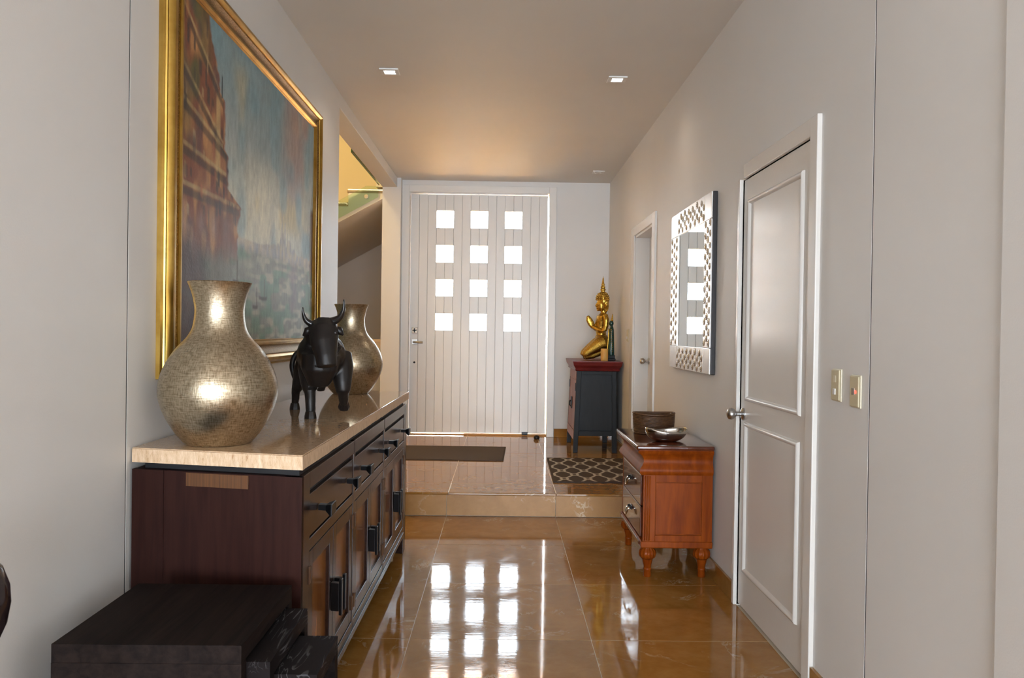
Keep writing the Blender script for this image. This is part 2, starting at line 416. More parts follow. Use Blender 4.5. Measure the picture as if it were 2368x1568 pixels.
# living room behind the camera with its wide window
wb = G().box(-3.3, WINX0, WINY - .1, WINY + .1, 0, ZC).box(WINX1, 3.3, WINY - .1, WINY + .1, 0, ZC).box(WINX0, WINX1, WINY - .1, WINY + .1, 0, WINZ0).box(WINX0, WINX1, WINY - .1, WINY + .1, WINZ1, ZC).build('wall_back', M['wall']); struct(wb)
w1 = G()
for k in range(5): w1.box(WINX0 + k * (WINX1 - WINX0) / 4 - .03, WINX0 + k * (WINX1 - WINX0) / 4 + .03, WINY - .03, WINY + .03, WINZ0, WINZ1)
w1 = w1.build('window_1', M['wall']); struct(w1)
ws = G().box(-3.3, -3.2, -7.6, 1.75, 0, ZC).box(-3.3, XL - .16, 1.75, 1.85, 0, ZC).build('wall_living_left', M['wall']); struct(ws)
ws = G().box(3.2, 3.3, -7.6, 1.75, 0, ZC).box(XR + .2, 3.3, 1.75, 1.85, 0, ZC).build('wall_living_right', M['wall']); struct(ws)
# baseboards of marble
def base(name, *segs):
    g = G()
    for s_ in segs: g.box(*s_, bev=.002)
    o = g.build(name, M['marble']); struct(o); return o
base('baseboard_right', (XR - .014, XR, 1.9, 3.035, 0, .10), (XR - .014, XR, 4.065, YS, 0, .10), (XR - .014, XR, YS, 6.285, ZS, ZS + .10), (XR - .014, XR, 7.445, 9.09, ZS, ZS + .10))
base('baseboard_front', (FX1 + .004, XR - .014, YF - .014, YF, ZS, ZS + .095))
base('baseboard_left', (XL, XL + .012, 5.12, 5.79, 0, .10))

# ------------------------------------------------------------------ entrance door (door_1)
d1 = empty('door_1', (-.27, 9.2, ZS)); struct(d1, 'wide white plank entrance door with twelve square glass panes', 'door')
d1.matrix_basis = Matrix.Identity(4)
LX0, LX1, LZ0, LZ1, LY0, LY1 = -1.052, .511, .196, 2.916, 9.2, 9.25
nb = 16; bw = (LX1 - LX0) / nb
WZ = [(1.366, 1.558), (1.756, 1.949), (2.141, 2.339), (2.536, 2.733)]
for i in range(nb):
    a, b_ = LX0 + i * bw + .0012, LX0 + (i + 1) * bw - .0012
    g = G()
    if i in (3, 4, 7, 8, 11, 12):
        zs = [LZ0]
        for q in WZ: zs += list(q)
        zs.append(LZ1)
        for k in range(0, len(zs), 2): g.box(a, b_, LY0, LY1, zs[k], zs[k + 1], .0022, 1)
    else: g.box(a, b_, LY0, LY1, LZ0, LZ1, .0022, 1)
    g.build('plank', M['frontdoor'], d1)
G().box(LX0 + .3, LX0 + .302, LY0 + .02, LY1 - .005, LZ0, LZ0 + .3).box(LX0, LX0 + 3 * bw, LY0 + .018, LY1 - .008, LZ0, LZ1).box(LX0 + 5 * bw, LX0 + 7 * bw, LY0 + .018, LY1 - .008, LZ0, LZ1).box(LX0 + 9 * bw, LX0 + 11 * bw, LY0 + .018, LY1 - .008, LZ0, LZ1).box(LX0 + 13 * bw, LX1, LY0 + .018, LY1 - .008, LZ0, LZ1).build('core', M['frontdoor'], d1)
for c in (3, 7, 11):
    g = G(); zs = [LZ0]
    for q in WZ: zs += list(q)
    zs.append(LZ1)
    for k in range(0, len(zs), 2): g.box(LX0 + c * bw, LX0 + (c + 2) * bw, LY0 + .018, LY1 - .008, zs[k], zs[k + 1])
    g.build('core', M['frontdoor'], d1)
    for q in WZ:
        G().box(LX0 + c * bw, LX0 + (c + 2) * bw, LY0 + .024, LY0 + .030, q[0], q[1]).build('pane', M['pane'], d1)
g = G().box(FX0, LX0 - .003, YF - .018, 9.36, ZS, FT, .003).box(LX1 + .011, FX1, YF - .018, 9.36, ZS, FT, .003).box(LX0 - .003, LX1 + .011, YF - .016, 9.36, LZ1 + .005, FT, .003)
g.build('frame', M['frontdoor'], d1)
G().box(-.42, LX1 + .011, 9.185, 9.36, ZS + .0005, .189, .002).build('light_gap_strip', M['terracotta'], d1)  # strips added under the leaf to narrow and colour the bright gap
G().box(LX0 - .003, -.42, 9.185, 9.36, ZS + .0005, .182, .002).build('light_gap_strip', M['terracotta'], d1)
o = G().box(-1.025, -.960, 9.190, 9.2005, 1.327, 1.395, .003).build('lock_plate', M['pewter'], d1)
G().box(-.999, -.986, 9.185, 9.190, 1.335, 1.385).box(-1.016, -.969, 9.185, 9.190, 1.355, 1.368).build('key_cross', M['blackmetal'], o)
o = G().box(-1.025, -.955, 9.190, 9.2005, 1.198, 1.262, .003).build('handle_plate', M['steel'], d1)
G().tube([(-.995, 9.192, 1.226), (-.995, 9.150, 1.226), (-.985, 9.143, 1.226), (-.893, 9.143, 1.226)], .0125, 10).build('lever', M['steel'], o, 'auto')
G().lathe([(.012, 0), (.012, .006), (.004, .008)], (-.992, 9.2, .995), 14, rot=Matrix.Rotation(math.radians(90), 4, 'X')).build('keyhole', M['blackmetal'], d1)
G().box(LX0 + .003, LX0 + .07, 9.194, 9.2005, 2.862, 2.905, .001).build('pivot_cover', M['frontdoor'], d1)
G().box(.245, .315, 9.185, 9.2, .176, .215, .003).build('floor_bolt', M['blackmetal'], d1)

# ------------------------------------------------------------------ near right door (door_2)
d2 = empty('door_2'); struct(d2, 'white two-panel door with steel knob in the right wall', 'door')
DX = XR + .004
G().box(DX, XR + .045, D1Y0 + .004, D1Y1 - .006, .012, D1T - .002, .002, 1).build('leaf', M['doorpaint'], d2)
G().box(XR - .018, XR + .15, 3.04, D1Y0, 0, 2.206, .004).box(XR - .018, XR + .15, D1Y1, 4.062, 0, 2.14, .003).box(XR - .016, XR + .15, D1Y0, 3.975, D1T, 2.206, .003).build('casing', M['doorpaint'], d2)
def moulding(y0, y1, z0, z1, x, parent, m, w=.026, d=.014):
    """four mitred half-round strips on the face looking to -X"""
    prof = [(0, 0), (w * .12, d * .75), (w * .4, d), (w * .62, d * .85), (w * .8, d * .5), (w, 0)]
    A = [(y0, z0), (y1, z0), (y1, z1), (y0, z1)]
    for k in range(4):
        p, q = A[k], A[(k + 1) % 4]; vs = []
        for (cx, cz), sg in ((p, k), (q, (k + 1) % 4)):
            sy = 1 if sg in (0, 3) else -1; sz = 1 if sg in (0, 1) else -1
            for (i, h) in prof: vs.append((x - h, cx + sy * i, cz + sz * i))
        n = len(prof)
        G().raw(vs, [(i, i + 1, n + i + 1, n + i) for i in range(n - 1)]).build('moulding', m, parent, 'auto', 50)
moulding(3.214, 3.935, 1.036, 2.026, DX, d2, M['doorpaint'])
moulding(3.222, 3.936, .192, .932, DX, d2, M['doorpaint'])
G().box(XR + .10, XR + .21, D1Y0 - .06, D1Y1 + .06, -.02, D1T + .06).build('back_panel', M['doorpaint'], d2)  # unseen block added behind the door to stop sky light leaking in
kn = G().lathe([(.0, 0), (.031, 0), (.031, .006), (.024, .012), (.011, .014), (.0105, .034), (.016, .040), (.026, .050), (.0295, .062), (.026, .074), (.015, .082), (0, .084)], (DX, 3.978, .968), 28, rot=Matrix.Rotation(math.radians(-90), 4, 'Y')).build('knob', M['steel'], d2, 'auto')
for z in (1.072, .234, 1.92):
    G().lathe([(.007, 0), (.007, .078)], (DX - .006, 3.119, z - .039), 10).lathe([(.009, .0), (.004, .006)], (DX - .006, 3.119, z + .039), 10).build('hinge', M['doorpaint'] if z > 1.5 else M['ivory_light'], d2, 'auto')

# ------------------------------------------------------------------ far right door (door_3), set back in its reveal
d3 = empty('door_3'); struct(d3, 'white door set back in a deep reveal on the far right wall', 'door')
G().box(XR + .125, XR + .165, D2Y0 + .02, D2Y1 - .02, ZS + .008, D2T - .02, .002).build('leaf', M['doorpaint'], d3)
G().box(XR - .016, XR + .001, 6.291, D2Y0, ZS, 2.324, .003).box(XR - .016, XR + .001, D2Y1, 7.44, ZS, 2.324, .003).box(XR - .016, XR + .001, D2Y0, D2Y1, D2T, 2.324, .003).build('casing', M['doorpaint'], d3)
G().box(XR, XR + .18, D2Y0 - .001, D2Y0 + .02, ZS, D2T).box(XR, XR + .18, D2Y1 - .02, D2Y1 + .001, ZS, D2T).box(XR, XR + .18, D2Y0, D2Y1, D2T - .02, D2T).build('reveal', M['doorpaint'], d3)
G().lathe([(.0, 0), (.031, 0), (.031, .006), (.024, .012), (.011, .014), (.0105, .034), (.016, .040), (.026, .050), (.0295, .062), (.026, .074), (.015, .082), (0, .084)], (XR + .125, 7.21, 1.113), 24, rot=Matrix.Rotation(math.radians(-90), 4, 'Y')).build('knob', M['steel'], d3, 'auto')
G().box(XR + .165, XR + .19, D2Y0 - .1, D2Y1 + .1, 0, 2.4).build('back_panel', M['doorpaint'], d3)

# ------------------------------------------------------------------ stairwell beyond the left opening
wst = G().box(-4.3, -1.0, 12.2, 12.35, 0, 5.6).build('wall_stair_back', M['greywall']); struct(wst, 'shaded wall behind and below the stairs', 'wall')
G().box(-4.3, -1.0, 12.17, 12.2, 3.0, 5.6).build('upper_wall_skin', M['lamp_tinted_wall'], wst)
ws2 = G().box(-1.49, -1.155, 9.435, 12.14, 3.03, 5.6).build('wall_stair_upper', M['wall']); struct(ws2)
ws2 = G().box(-1.15, -1.0, 9.43, 12.2, 0, 5.6).build('wall_stair_right', M['wall']); struct(ws2)
ws2 = G().box(-1.0, 1.5, 9.405, 9.6, ZC, 5.6).build('wall_facade', M['wall']); struct(ws2)
ws3 = G().box(-4.45, -4.3, 1.85, 12.35, 0, 5.6).box(-4.3, XL - .16, 5.6, 5.79, 0, ZC).build('wall_stair_left', M['lamp_tinted_wall']); struct(ws3)
cs = G().box(-4.45, -1.0, 5.6, 12.35, 5.6, 5.7).box(XL - .16 - .01, XL + .3, 5.6, 9.4, ZC + .2, 5.6).box(-4.3, -1.34, 5.6, 5.75, ZC, 5.6).build('ceiling_stair', M['lamp_tinted_wall']); struct(cs)
st = empty('staircase', (-1.9, 9.6, ZS)); st.matrix_basis = Matrix.Identity(4)
tag(st, 'ascending stair flight with stone treads seen beyond the left opening', 'stairs')
SX, SZ, RUN, RISE = -1.805, 3.0, .30, .156
poly = []; NST = 8
for i in range(-NST + 1, 1):
    x = SX + RUN * i; z = SZ - .05 + RISE * i
    poly += [(x, z - RISE), (x, z)]
xe = -1.505
xs_ = -1.36
poly += [(xs_, SZ - .05), (xs_, 2.835 + .56 * (xs_ - xe))]
xb = SX - RUN * (NST - 1)
poly += [(xb, 2.835 - .56 * (xe - xb))]
poly = [(p[0], p[1]) for p in poly]
G().prism(poly, 'y', 9.42, 12.165).build('flight', M['greywall'], st)
G().prism([(p[0], p[1]) for p in poly], 'y', 9.405, 9.4205).build('stringer', M['wall'], st)
for i in range(-NST + 1, 1):
    x = SX + RUN * i; z = SZ + RISE * i
    G().box(x - .022, x + RUN if i < 0 else -1.36, 9.40 if i < 0 else 9.402, 12.165, z - .05, z, .018, 3).build('tread', M['treadstone'], st)
gp = [(-1.455, 2.865), (-1.455, 3.03), (-2.35, 2.53), (-2.35, 2.34)]
sg = empty('stair_glass', (-1.9, 9.39, 2.5)); sg.matrix_basis = Matrix.Identity(4); tag(sg, 'greenish glass balustrade pane fixed to the side of the stairs', 'glass panel')
G().prism([(-1.455, 2.905), (-1.455, 3.03), (-1.60, 3.03), (-2.9, 2.30), (-2.9, 2.095)], 'y', 9.384, 9.390).build('pane', M['greenglass'], sg)
for x, z in ((-1.592, 2.905), (-2.2, 2.56)):
    G().lathe([(0, 0), (.020, 0), (.024, .004), (.024, .016), (0, .018)], (x, 9.378, z), 18, rot=Matrix.Rotation(math.radians(90), 4, 'X')).build('standoff', M['steel'], sg, 'auto')
lg = empty('landing_glass', (-1.44, 8.5, 3.05)); lg.matrix_basis = Matrix.Identity(4); tag(lg, 'glass pane with dark green edge hanging below the white beam', 'glass panel')
G().box(-1.452, -1.440, 7.67, 9.37, 3.045, 3.95).build('pane', M['greenglass'], lg)
G().box(-1.4525, -1.4395, 7.665, 9.37, 3.04, 3.047).box(-1.4525, -1.4395, 7.664, 7.671, 3.04, 3.95).build('edge', M['glassedge'], lg)
lamp = bpy.data.lights.new('stair_lamp', 'POINT'); lamp.energy = 115; lamp.color = (1.0, .72, .33); lamp.shadow_soft_size = .12
lo = bpy.data.objects.new('stair_lamp', lamp); COL.objects.link(lo); lo.location = (-2.7, 8.0, 5.0)
sl = G().lathe([(0, 0), (.11, .02), (.13, .10), (.09, .17), (.02, .2), (.01, .2), (.01, .45)], (-2.7, 8.0, 5.16), 20).build('stair_pendant', emissive('warm_shade', (1.0, .75, .35), 3), None, 'auto')
sl.name = 'stair_pendant_fixture'; struct(sl, 'unseen warm pendant lamp high in the stairwell', 'lamp')  # pendant fixture for the stairwell lamp, out of view
uc = empty('under_stair_cabinet', (-1.7, 9.75, ZS)); uc.matrix_basis = Matrix.Identity(4); tag(uc, 'grey cabinet under the stairs behind the far vase', 'cabinet')
G().box(-2.2, -1.425, 9.55, 9.98, ZS, 1.14, .003).build('body', M['greycab'], uc)
for k in range(2):
    dr = G().box(-2.19 + .385 * k, -1.815 + .385 * k, 9.535, 9.55, ZS + .06, 1.13, .002).build('cabinet_door', M['greycab'], uc)
    G().box(-1.84 + .06 * k, -1.83 + .06 * k, 9.52, 9.535, .75, .85).build('handle', M['steel'], dr)
bx = G().box(-1.565, -1.432, 9.56, 9.80, 1.1405, 1.245, .006).build('storage_box', M['beigebox']); tag(bx, 'beige box standing on the cabinet under the stairs', 'box')
G().box(-1.57, -1.427, 9.555, 9.805, 1.215, 1.247, .004).build('lid', M['beigebox'], bx)

# ------------------------------------------------------------------ outside the entrance
gnd = G().box(-6, 6, 9.36, 40, 0, .165).build('ground', M['terracotta']); struct(gnd, 'sunlit terracotta paving outside the door', 'paving')
so = G().box(-1.34, 3.5, 9.45, 11.0, 3.35, 3.5).build('porch_ceiling', M['soffit']); struct(so, 'warm porch soffit outside the entrance', 'ceiling')

# ------------------------------------------------------------------ sideboard and its stone top
SB = empty('sideboard', (-.603, 2.465, 0), -.0084); tag(SB, 'long dark espresso sideboard with drawers and doors on the left wall', 'sideboard')
SK = lambda x, y, z: (x, y - .2 * x, z)      # slightly skewed plan
def sb(name, m, *boxes, parent=SB, bev=.002):
    g = G()
    for b_ in boxes: g.box(*b_, bev=bev)
    return g.xf(SK).build(name, M[m], parent)
LEN, DEP, BT = 2.52, .572, .905
bays = [(.100, .820), (.860, 1.620), (1.660, 2.420)]
sb('carcass', 'espresso', (-DEP, -.025, .02, LEN - .02, .10, BT - .002))
sb('side_panel', 'espresso', (-DEP, 0, 0, .022, .08, BT))
sb('side_stile', 'espresso', (-DEP, -DEP + .11, -.003, 0.0, .0, BT), bev=.0)
sb('side_stile', 'espresso', (-.10, 0, -.003, 0.0, .0, BT), bev=.0)
sb('side_panel', 'espresso', (-DEP, 0, LEN - .022, LEN, .08, BT))
sb('veneer_patch', 'veneer', (-.385, -.175, -.0035, 0, BT - .045, BT - .003), bev=0)
for a, b_ in ((0, .098), (.822, .858), (1.622, 1.658), (2.422, LEN)):
    sb('post', 'espresso_front', (-.06, 0, a, b_, 0 if a in (0, 2.422) else .10, BT))
for y in (.0, LEN - .098): sb('foot', 'espresso', (-DEP, -DEP + .08, y, y + .098, 0, .12))
sb('top_rail', 'espresso_front', (-.03, .0, .098, 2.422, .852, BT))
sb('middle_rail', 'espresso_front', (-.03, -.001, .098, 2.422, .652, .690))
sb('bottom_rail', 'espresso_front', (-.03, 0, .098, 2.422, .095, .165))
sb('plinth_moulding', 'espresso_front', (-.03, .006, .098, 2.422, .108, .132))
sb('shadow_gap', 'groove', (-DEP + .03, -.018, .03, LEN - .03, BT, .926), bev=0)
def handle_drawer(parent, y, z):
    g = G().box(.0, .030, y - .016, y + .016, z - .009, z + .009, .001)
    g.raw([(.028, y - .020, z - .010), (.028, y + .020, z - .010), (.028, y + .020, z + .010), (.028, y - .020, z + .010), (.046, y - .036, z - .022), (.046, y + .036, z - .022), (.046, y + .036, z + .016), (.046, y - .036, z + .016)],
          [(0, 1, 5, 4), (1, 2, 6, 5), (2, 3, 7, 6), (3, 0, 4, 7), (4, 5, 6, 7), (3, 2, 1, 0)])
    g.box(.046, .052, y - .036, y + .036, z - .022, z + .016, .001)
    g.xf(SK).build('handle', M['blackmetal'], parent)
for a, b_ in bays:
    dw = sb('drawer', 'espresso_front', (-.02, -.003, a + .003, b_ - .003, .696, .832), bev=.0025)
    G().box(-.022, -.018, a, b_, .832, .852).xf(SK).build('finger_gap_shade', M['groove'], dw)  # black strip standing in for the shade inside the finger recess
    n_ = b_ - a
    for q in (.175, .825): handle_drawer(dw, a + n_ * q, .767)
    mid = (a + b_) / 2
    for k, (p, q) in enumerate(((a + .003, mid - .002), (mid + .002, b_ - .003))):
        w_ = .052
        df = sb('cabinet_door', 'espresso_front', (-.024, -.002, p, p + w_, .170, .648), (-.024, -.002, q - w_, q, .170, .648), (-.024, -.002, p + w_, q - w_, .596, .648), (-.024, -.002, p + w_, q - w_, .170, .224), bev=.0025)
        sb('panel', 'amber', (-.024, -.016, p + w_, q - w_, .222, .598), parent=df, bev=0)
        hy = mid - .030 if k == 0 else mid + .030
        g = G().box(0, .030, hy - .012, hy + .012, .350, .450, .001).box(.030, .042, hy - .011, hy + .011, .335, .465, .002); g.xf(SK).build('handle', M['blackmetal'], df)
        hg = p - .002 if k == 0 else q + .002
        for z in (.575, .243): G().box(-.006, .004, hg - .008, hg + .008, z - .028, z + .028, .001).xf(SK).build('hinge', M['veneer'], df)
CT = empty('stone_countertop', (-.603, 2.465, .926), -.0084); tag(CT, 'thick beige stone slab lying on the dark sideboard', 'countertop')
G().box(-.574, 0, 0, 2.63, .0425, .047, .002, 2).xf(SK).build('polished_top', M['granite'], CT)
g = G().box(-.574, 0, 0, 2.63, .0005, .0425); bmesh.ops.subdivide_edges(g.bm, edges=[e for e in g.bm.edges if abs(e.verts[0].co.z - e.verts[1].co.z) < .01], cuts=60)
for v in g.bm.verts:
    if v.co.z < .02: v.co.x += random.uniform(-.0015, .0012) if v.co.x > -.01 else 0; v.co.y += random.uniform(-.0012, .0012)
g.xf(SK).build('sawn_edge', M['granite_edge'], CT)

# ------------------------------------------------------------------ vases
S_ = 2.70 / 1860
prof_px = [(0, 1027), (70, 1027), (76, 1022), (92, 1003), (111.6, 971), (125.5, 939), (131.5, 907), (127.5, 875), (115, 843), (95, 811), (73, 786), (62, 768), (57.4, 752), (55, 735), (54.5, 719), (57, 700), (61, 683), (66, 668), (71, 657)]
prof = [(r * S_, (1027 - y) * S_) for r, y in prof_px]
pp = smoothline([(r, 0, z) for r, z in prof[1:]], 5)
prof = [(0, 0)] + [(v.x, v.z) for v in pp]; top = prof[-1]
inner = [(max(.001, v.x - .005), v.z) for v in reversed(pp) if v.z > .02]
prof_full = prof + [(top[0] - .0025, top[1] + .0015)] + inner + [(0, .02)]
vs = []
for loc, lab in (((-.944, 2.705, .9735), 'large champagne crackle vase in front of the gilt painting, nearest of the two'), ((-.910, 4.885, .9735), 'champagne crackle vase behind the black bull, at the far end of the counter')):
    if not vs: o = G().lathe(prof_full, (0, 0, 0), 72, uv=True).build('vase', M['vase'], None, 'auto', 60)
    else: o = vs[0].copy(); COL.objects.link(o)
    o.location = loc; o.rotation_euler = (0, 0, 1.1 * len(vs)); tag(o, lab, 'vase', 'pair of metallic vases on the counter'); vs.append(o)

# ------------------------------------------------------------------ bull sculpture
def remesh(o, size, smooth=4):
    r = o.modifiers.new('fuse', 'REMESH'); r.mode = 'VOXEL'; r.voxel_size = size; r.use_smooth_shade = True
    if smooth:
        s = o.modifiers.new('soften', 'SMOOTH'); s.factor = .5; s.iterations = smooth
BO = Vector((-.84, 3.66, .9735))
BL = empty('bull_sculpture', BO); tag(BL, 'carved black wooden bull with raised foreleg standing between the two vases', 'sculpture')
def L(*pts): return [tuple(Vector(p) - BO) for p in pts]
g = G()
g.tube(L((-.93, 3.91, 1.20), (-.91, 3.86, 1.215), (-.875, 3.77, 1.215), (-.835, 3.65, 1.225), (-.795, 3.545, 1.245), (-.772, 3.475, 1.26), (-.760, 3.44, 1.29)), [.03, .060, .066, .080, .103, .100, .07], 18)
g.tube(L((-.79, 3.52, 1.30), (-.772, 3.46, 1.335), (-.755, 3.41, 1.365), (-.75, 3.39, 1.385)), [.075, .070, .055, .035], 16)            # crest
g.tube(L((-.750, 3.41, 1.380), (-.744, 3.375, 1.350), (-.733, 3.340, 1.30), (-.720, 3.318, 1.245), (-.714, 3.310, 1.205)), [(.044, .052), (.052, .064), (.048, .056), (.040, .045), (.036, .042)], 14)   # head
g.tube(L((-.772, 3.45, 1.25), (-.775, 3.445, 1.19), (-.78, 3.46, 1.12)), [.085, .080, .045], 14)                                              # chest
g.tube(L((-.83, 3.52, 1.25), (-.838, 3.52, 1.19), (-.832, 3.505, 1.125), (-.825, 3.495, 1.095)), [.05, .050, .039, .033], 12)
g.tube(L((-.828, 3.497, 1.10), (-.822, 3.487, 1.05), (-.820, 3.482, .997)), [.026, .024, .021], 8)
g.tube(L((-.715, 3.56, 1.25), (-.700, 3.545, 1.19), (-.690, 3.52, 1.12), (-.688, 3.515, 1.085)), [.055, .052, .038, .030], 12)
g.tube(L((-.688, 3.517, 1.095), (-.692, 3.55, 1.055), (-.695, 3.575, 1.030)), [.026, .023, .020], 8)
g.tube(L((-.92, 3.82, 1.23), (-.940, 3.82, 1.16), (-.960, 3.825, 1.10), (-.972, 3.84, 1.07)), [.045, .042, .030, .024], 12)
g.tube(L((-.975, 3.84, 1.075), (-.98, 3.855, 1.03), (-.985, 3.862, .997)), [.022, .019, .018], 8)
g.tube(L((-.89, 3.88, 1.22), (-.91, 3.89, 1.16), (-.925, 3.905, 1.09), (-.92, 3.925, 1.04), (-.925, 3.93, .997)), [.045, .040, .030, .022, .019], 12)
g.tube(L((-.835, 3.70, 1.16), (-.827, 3.695, 1.11), (-.822, 3.69, 1.075)), [.055, .033, .016], 10)
body = g.build('body', M['bull'], BL, True); remesh(body, .0065, 2)
for p, r in (((-.820, 3.480, .9735), .027), ((-.985, 3.862, .9735), .025), ((-.925, 3.93, .9735), .025)):
    G().lathe([(r, 0), (r * .95, .012), (r * .8, .030), (.012, .034)], tuple(Vector(p) - BO), 8).build('hoof', M['bull'], BL)
G().tube(L((-.694, 3.572, 1.036), (-.697, 3.588, 1.016), (-.698, 3.592, 1.006)), [.020, .026, .024], 8).build('hoof', M['bull'], BL)
g = smoothline(L((-.768, 3.40, 1.383), (-.795, 3.395, 1.380), (-.820, 3.385, 1.395), (-.830, 3.375, 1.425), (-.831, 3.37, 1.450)), 4)
G().tube(g, [.021 - .019 * i / (len(g) - 1) for i in range(len(g))], 10).build('horn', M['horn'], BL, True)
g = smoothline(L((-.732, 3.40, 1.385), (-.705, 3.395, 1.395), (-.678, 3.385, 1.412), (-.662, 3.375, 1.445), (-.660, 3.37, 1.485)), 4)
G().tube(g, [.023 - .021 * i / (len(g) - 1) for i in range(len(g))], 10).build('horn', M['horn'], BL, True)
for a, b_, c in (((-.790, 3.395, 1.362), (-.815, 3.388, 1.350), (-.832, 3.384, 1.330)), ((-.704, 3.395, 1.366), (-.682, 3.388, 1.354), (-.664, 3.384, 1.336))):
    G().tube(L(a, b_, c), [.012, .018, .004], 8).build('ear', M['bull'], BL, True)
g = smoothline(L((-.93, 3.90, 1.250), (-.955, 3.895, 1.262), (-.990, 3.88, 1.232), (-1.002, 3.87, 1.185), (-.990, 3.865, 1.135), (-.965, 3.862, 1.100)), 4)
G().tube(g, [.013] * (len(g) - 4) + [.015, .016, .014, .006], 10).build('tail', M['bull'], BL, True)
for p, r in (((-.792, 3.350, 1.345), .010), ((-.690, 3.348, 1.345), .010)): G().ball(tuple(Vector(p) - BO), r, 10, 8).build('eye', M['horn'], BL, True)
G().tube(smoothline(L((-.845, 3.475, 1.30), (-.815, 3.405, 1.245), (-.772, 3.372, 1.205), (-.725, 3.395, 1.225), (-.690, 3.455, 1.285)), 5), .008, 8).build('chest_fold', M['bull'], BL, True)

# ------------------------------------------------------------------ painting
PY0, PY1, PZ0, PZ1 = 2.765, 5.10, 1.18, 2.712       # outer frame
CY0, CY1, CZ0, CZ1 = 2.93, 4.95, 1.308, 2.588       # canvas
PT = empty('framed_painting', (XL, (PY0 + PY1) / 2, PZ0)); tag(PT, 'large oil painting of old canal houses and pale sky in a gilt frame', 'painting')
PT.matrix_basis = Matrix.Identity(4)
def frame_member(k, prof, m, name):
    """prof: list of (t, h): t 0 at the outer edge .. 1 at the canvas, h height off the wall"""
    O_ = [(PY0, PZ0), (PY1, PZ0), (PY1, PZ1), (PY0, PZ1)]; I_ = [(CY0, CZ0), (CY1, CZ0), (CY1, CZ1), (CY0, CZ1)]
    vs = []
    for c in (k, (k + 1) % 4):
        for t, h in prof: vs.append((XL + .0005 + h, O_[c][0] + (I_[c][0] - O_[c][0]) * t, O_[c][1] + (I_[c][1] - O_[c][1]) * t))
    n = len(prof)
    g = G().raw(vs, [(i, i + 1, n + i + 1, n + i) for i in range(n - 1)] + [tuple(range(n)), tuple(range(2 * n - 1, n - 1, -1))])
    bmesh.ops.recalc_face_normals(g.bm, faces=g.bm.faces)
    return g.build(name, M[m], PT, 'auto', 30)
outer = [(0, 0), (0, .014), (.03, .020), (.05, .020), (.06, .026), (.10, .027), (.12, .034), (.20, .0445), (.30, .046), (.38, .040), (.42, .032), (.44, .0)]
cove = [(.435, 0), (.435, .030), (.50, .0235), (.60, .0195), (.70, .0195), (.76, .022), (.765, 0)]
inner = [(.76, 0), (.76, .025), (.80, .030), (.86, .030), (.90, .024), (.93, .020), (.96, .022), (1.0, .015), (1.0, 0)]
for k in range(4):
    o = frame_member(k, outer, 'goldframe', 'frame_rail')
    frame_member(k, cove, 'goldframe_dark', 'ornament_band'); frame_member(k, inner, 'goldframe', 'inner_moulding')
def vnoise(u, v, sx, sy, seed):
    r = np.random.default_rng(seed); gx, gy = int(sx) + 3, int(sy) + 3; gr = r.random((gx, gy))
    a, b_ = u * sx, v * sy; i, j = np.floor(a).astype(int), np.floor(b_).astype(int); fa, fb = a - i, b_ - j
    fa, fb = fa * fa * (3 - 2 * fa), fb * fb * (3 - 2 * fb)
    i = np.clip(i, 0, gx - 2); j = np.clip(j, 0, gy - 2)
    return (gr[i, j] * (1 - fa) + gr[i + 1, j] * fa) * (1 - fb) + (gr[i, j + 1] * (1 - fa) + gr[i + 1, j + 1] * fa) * fb
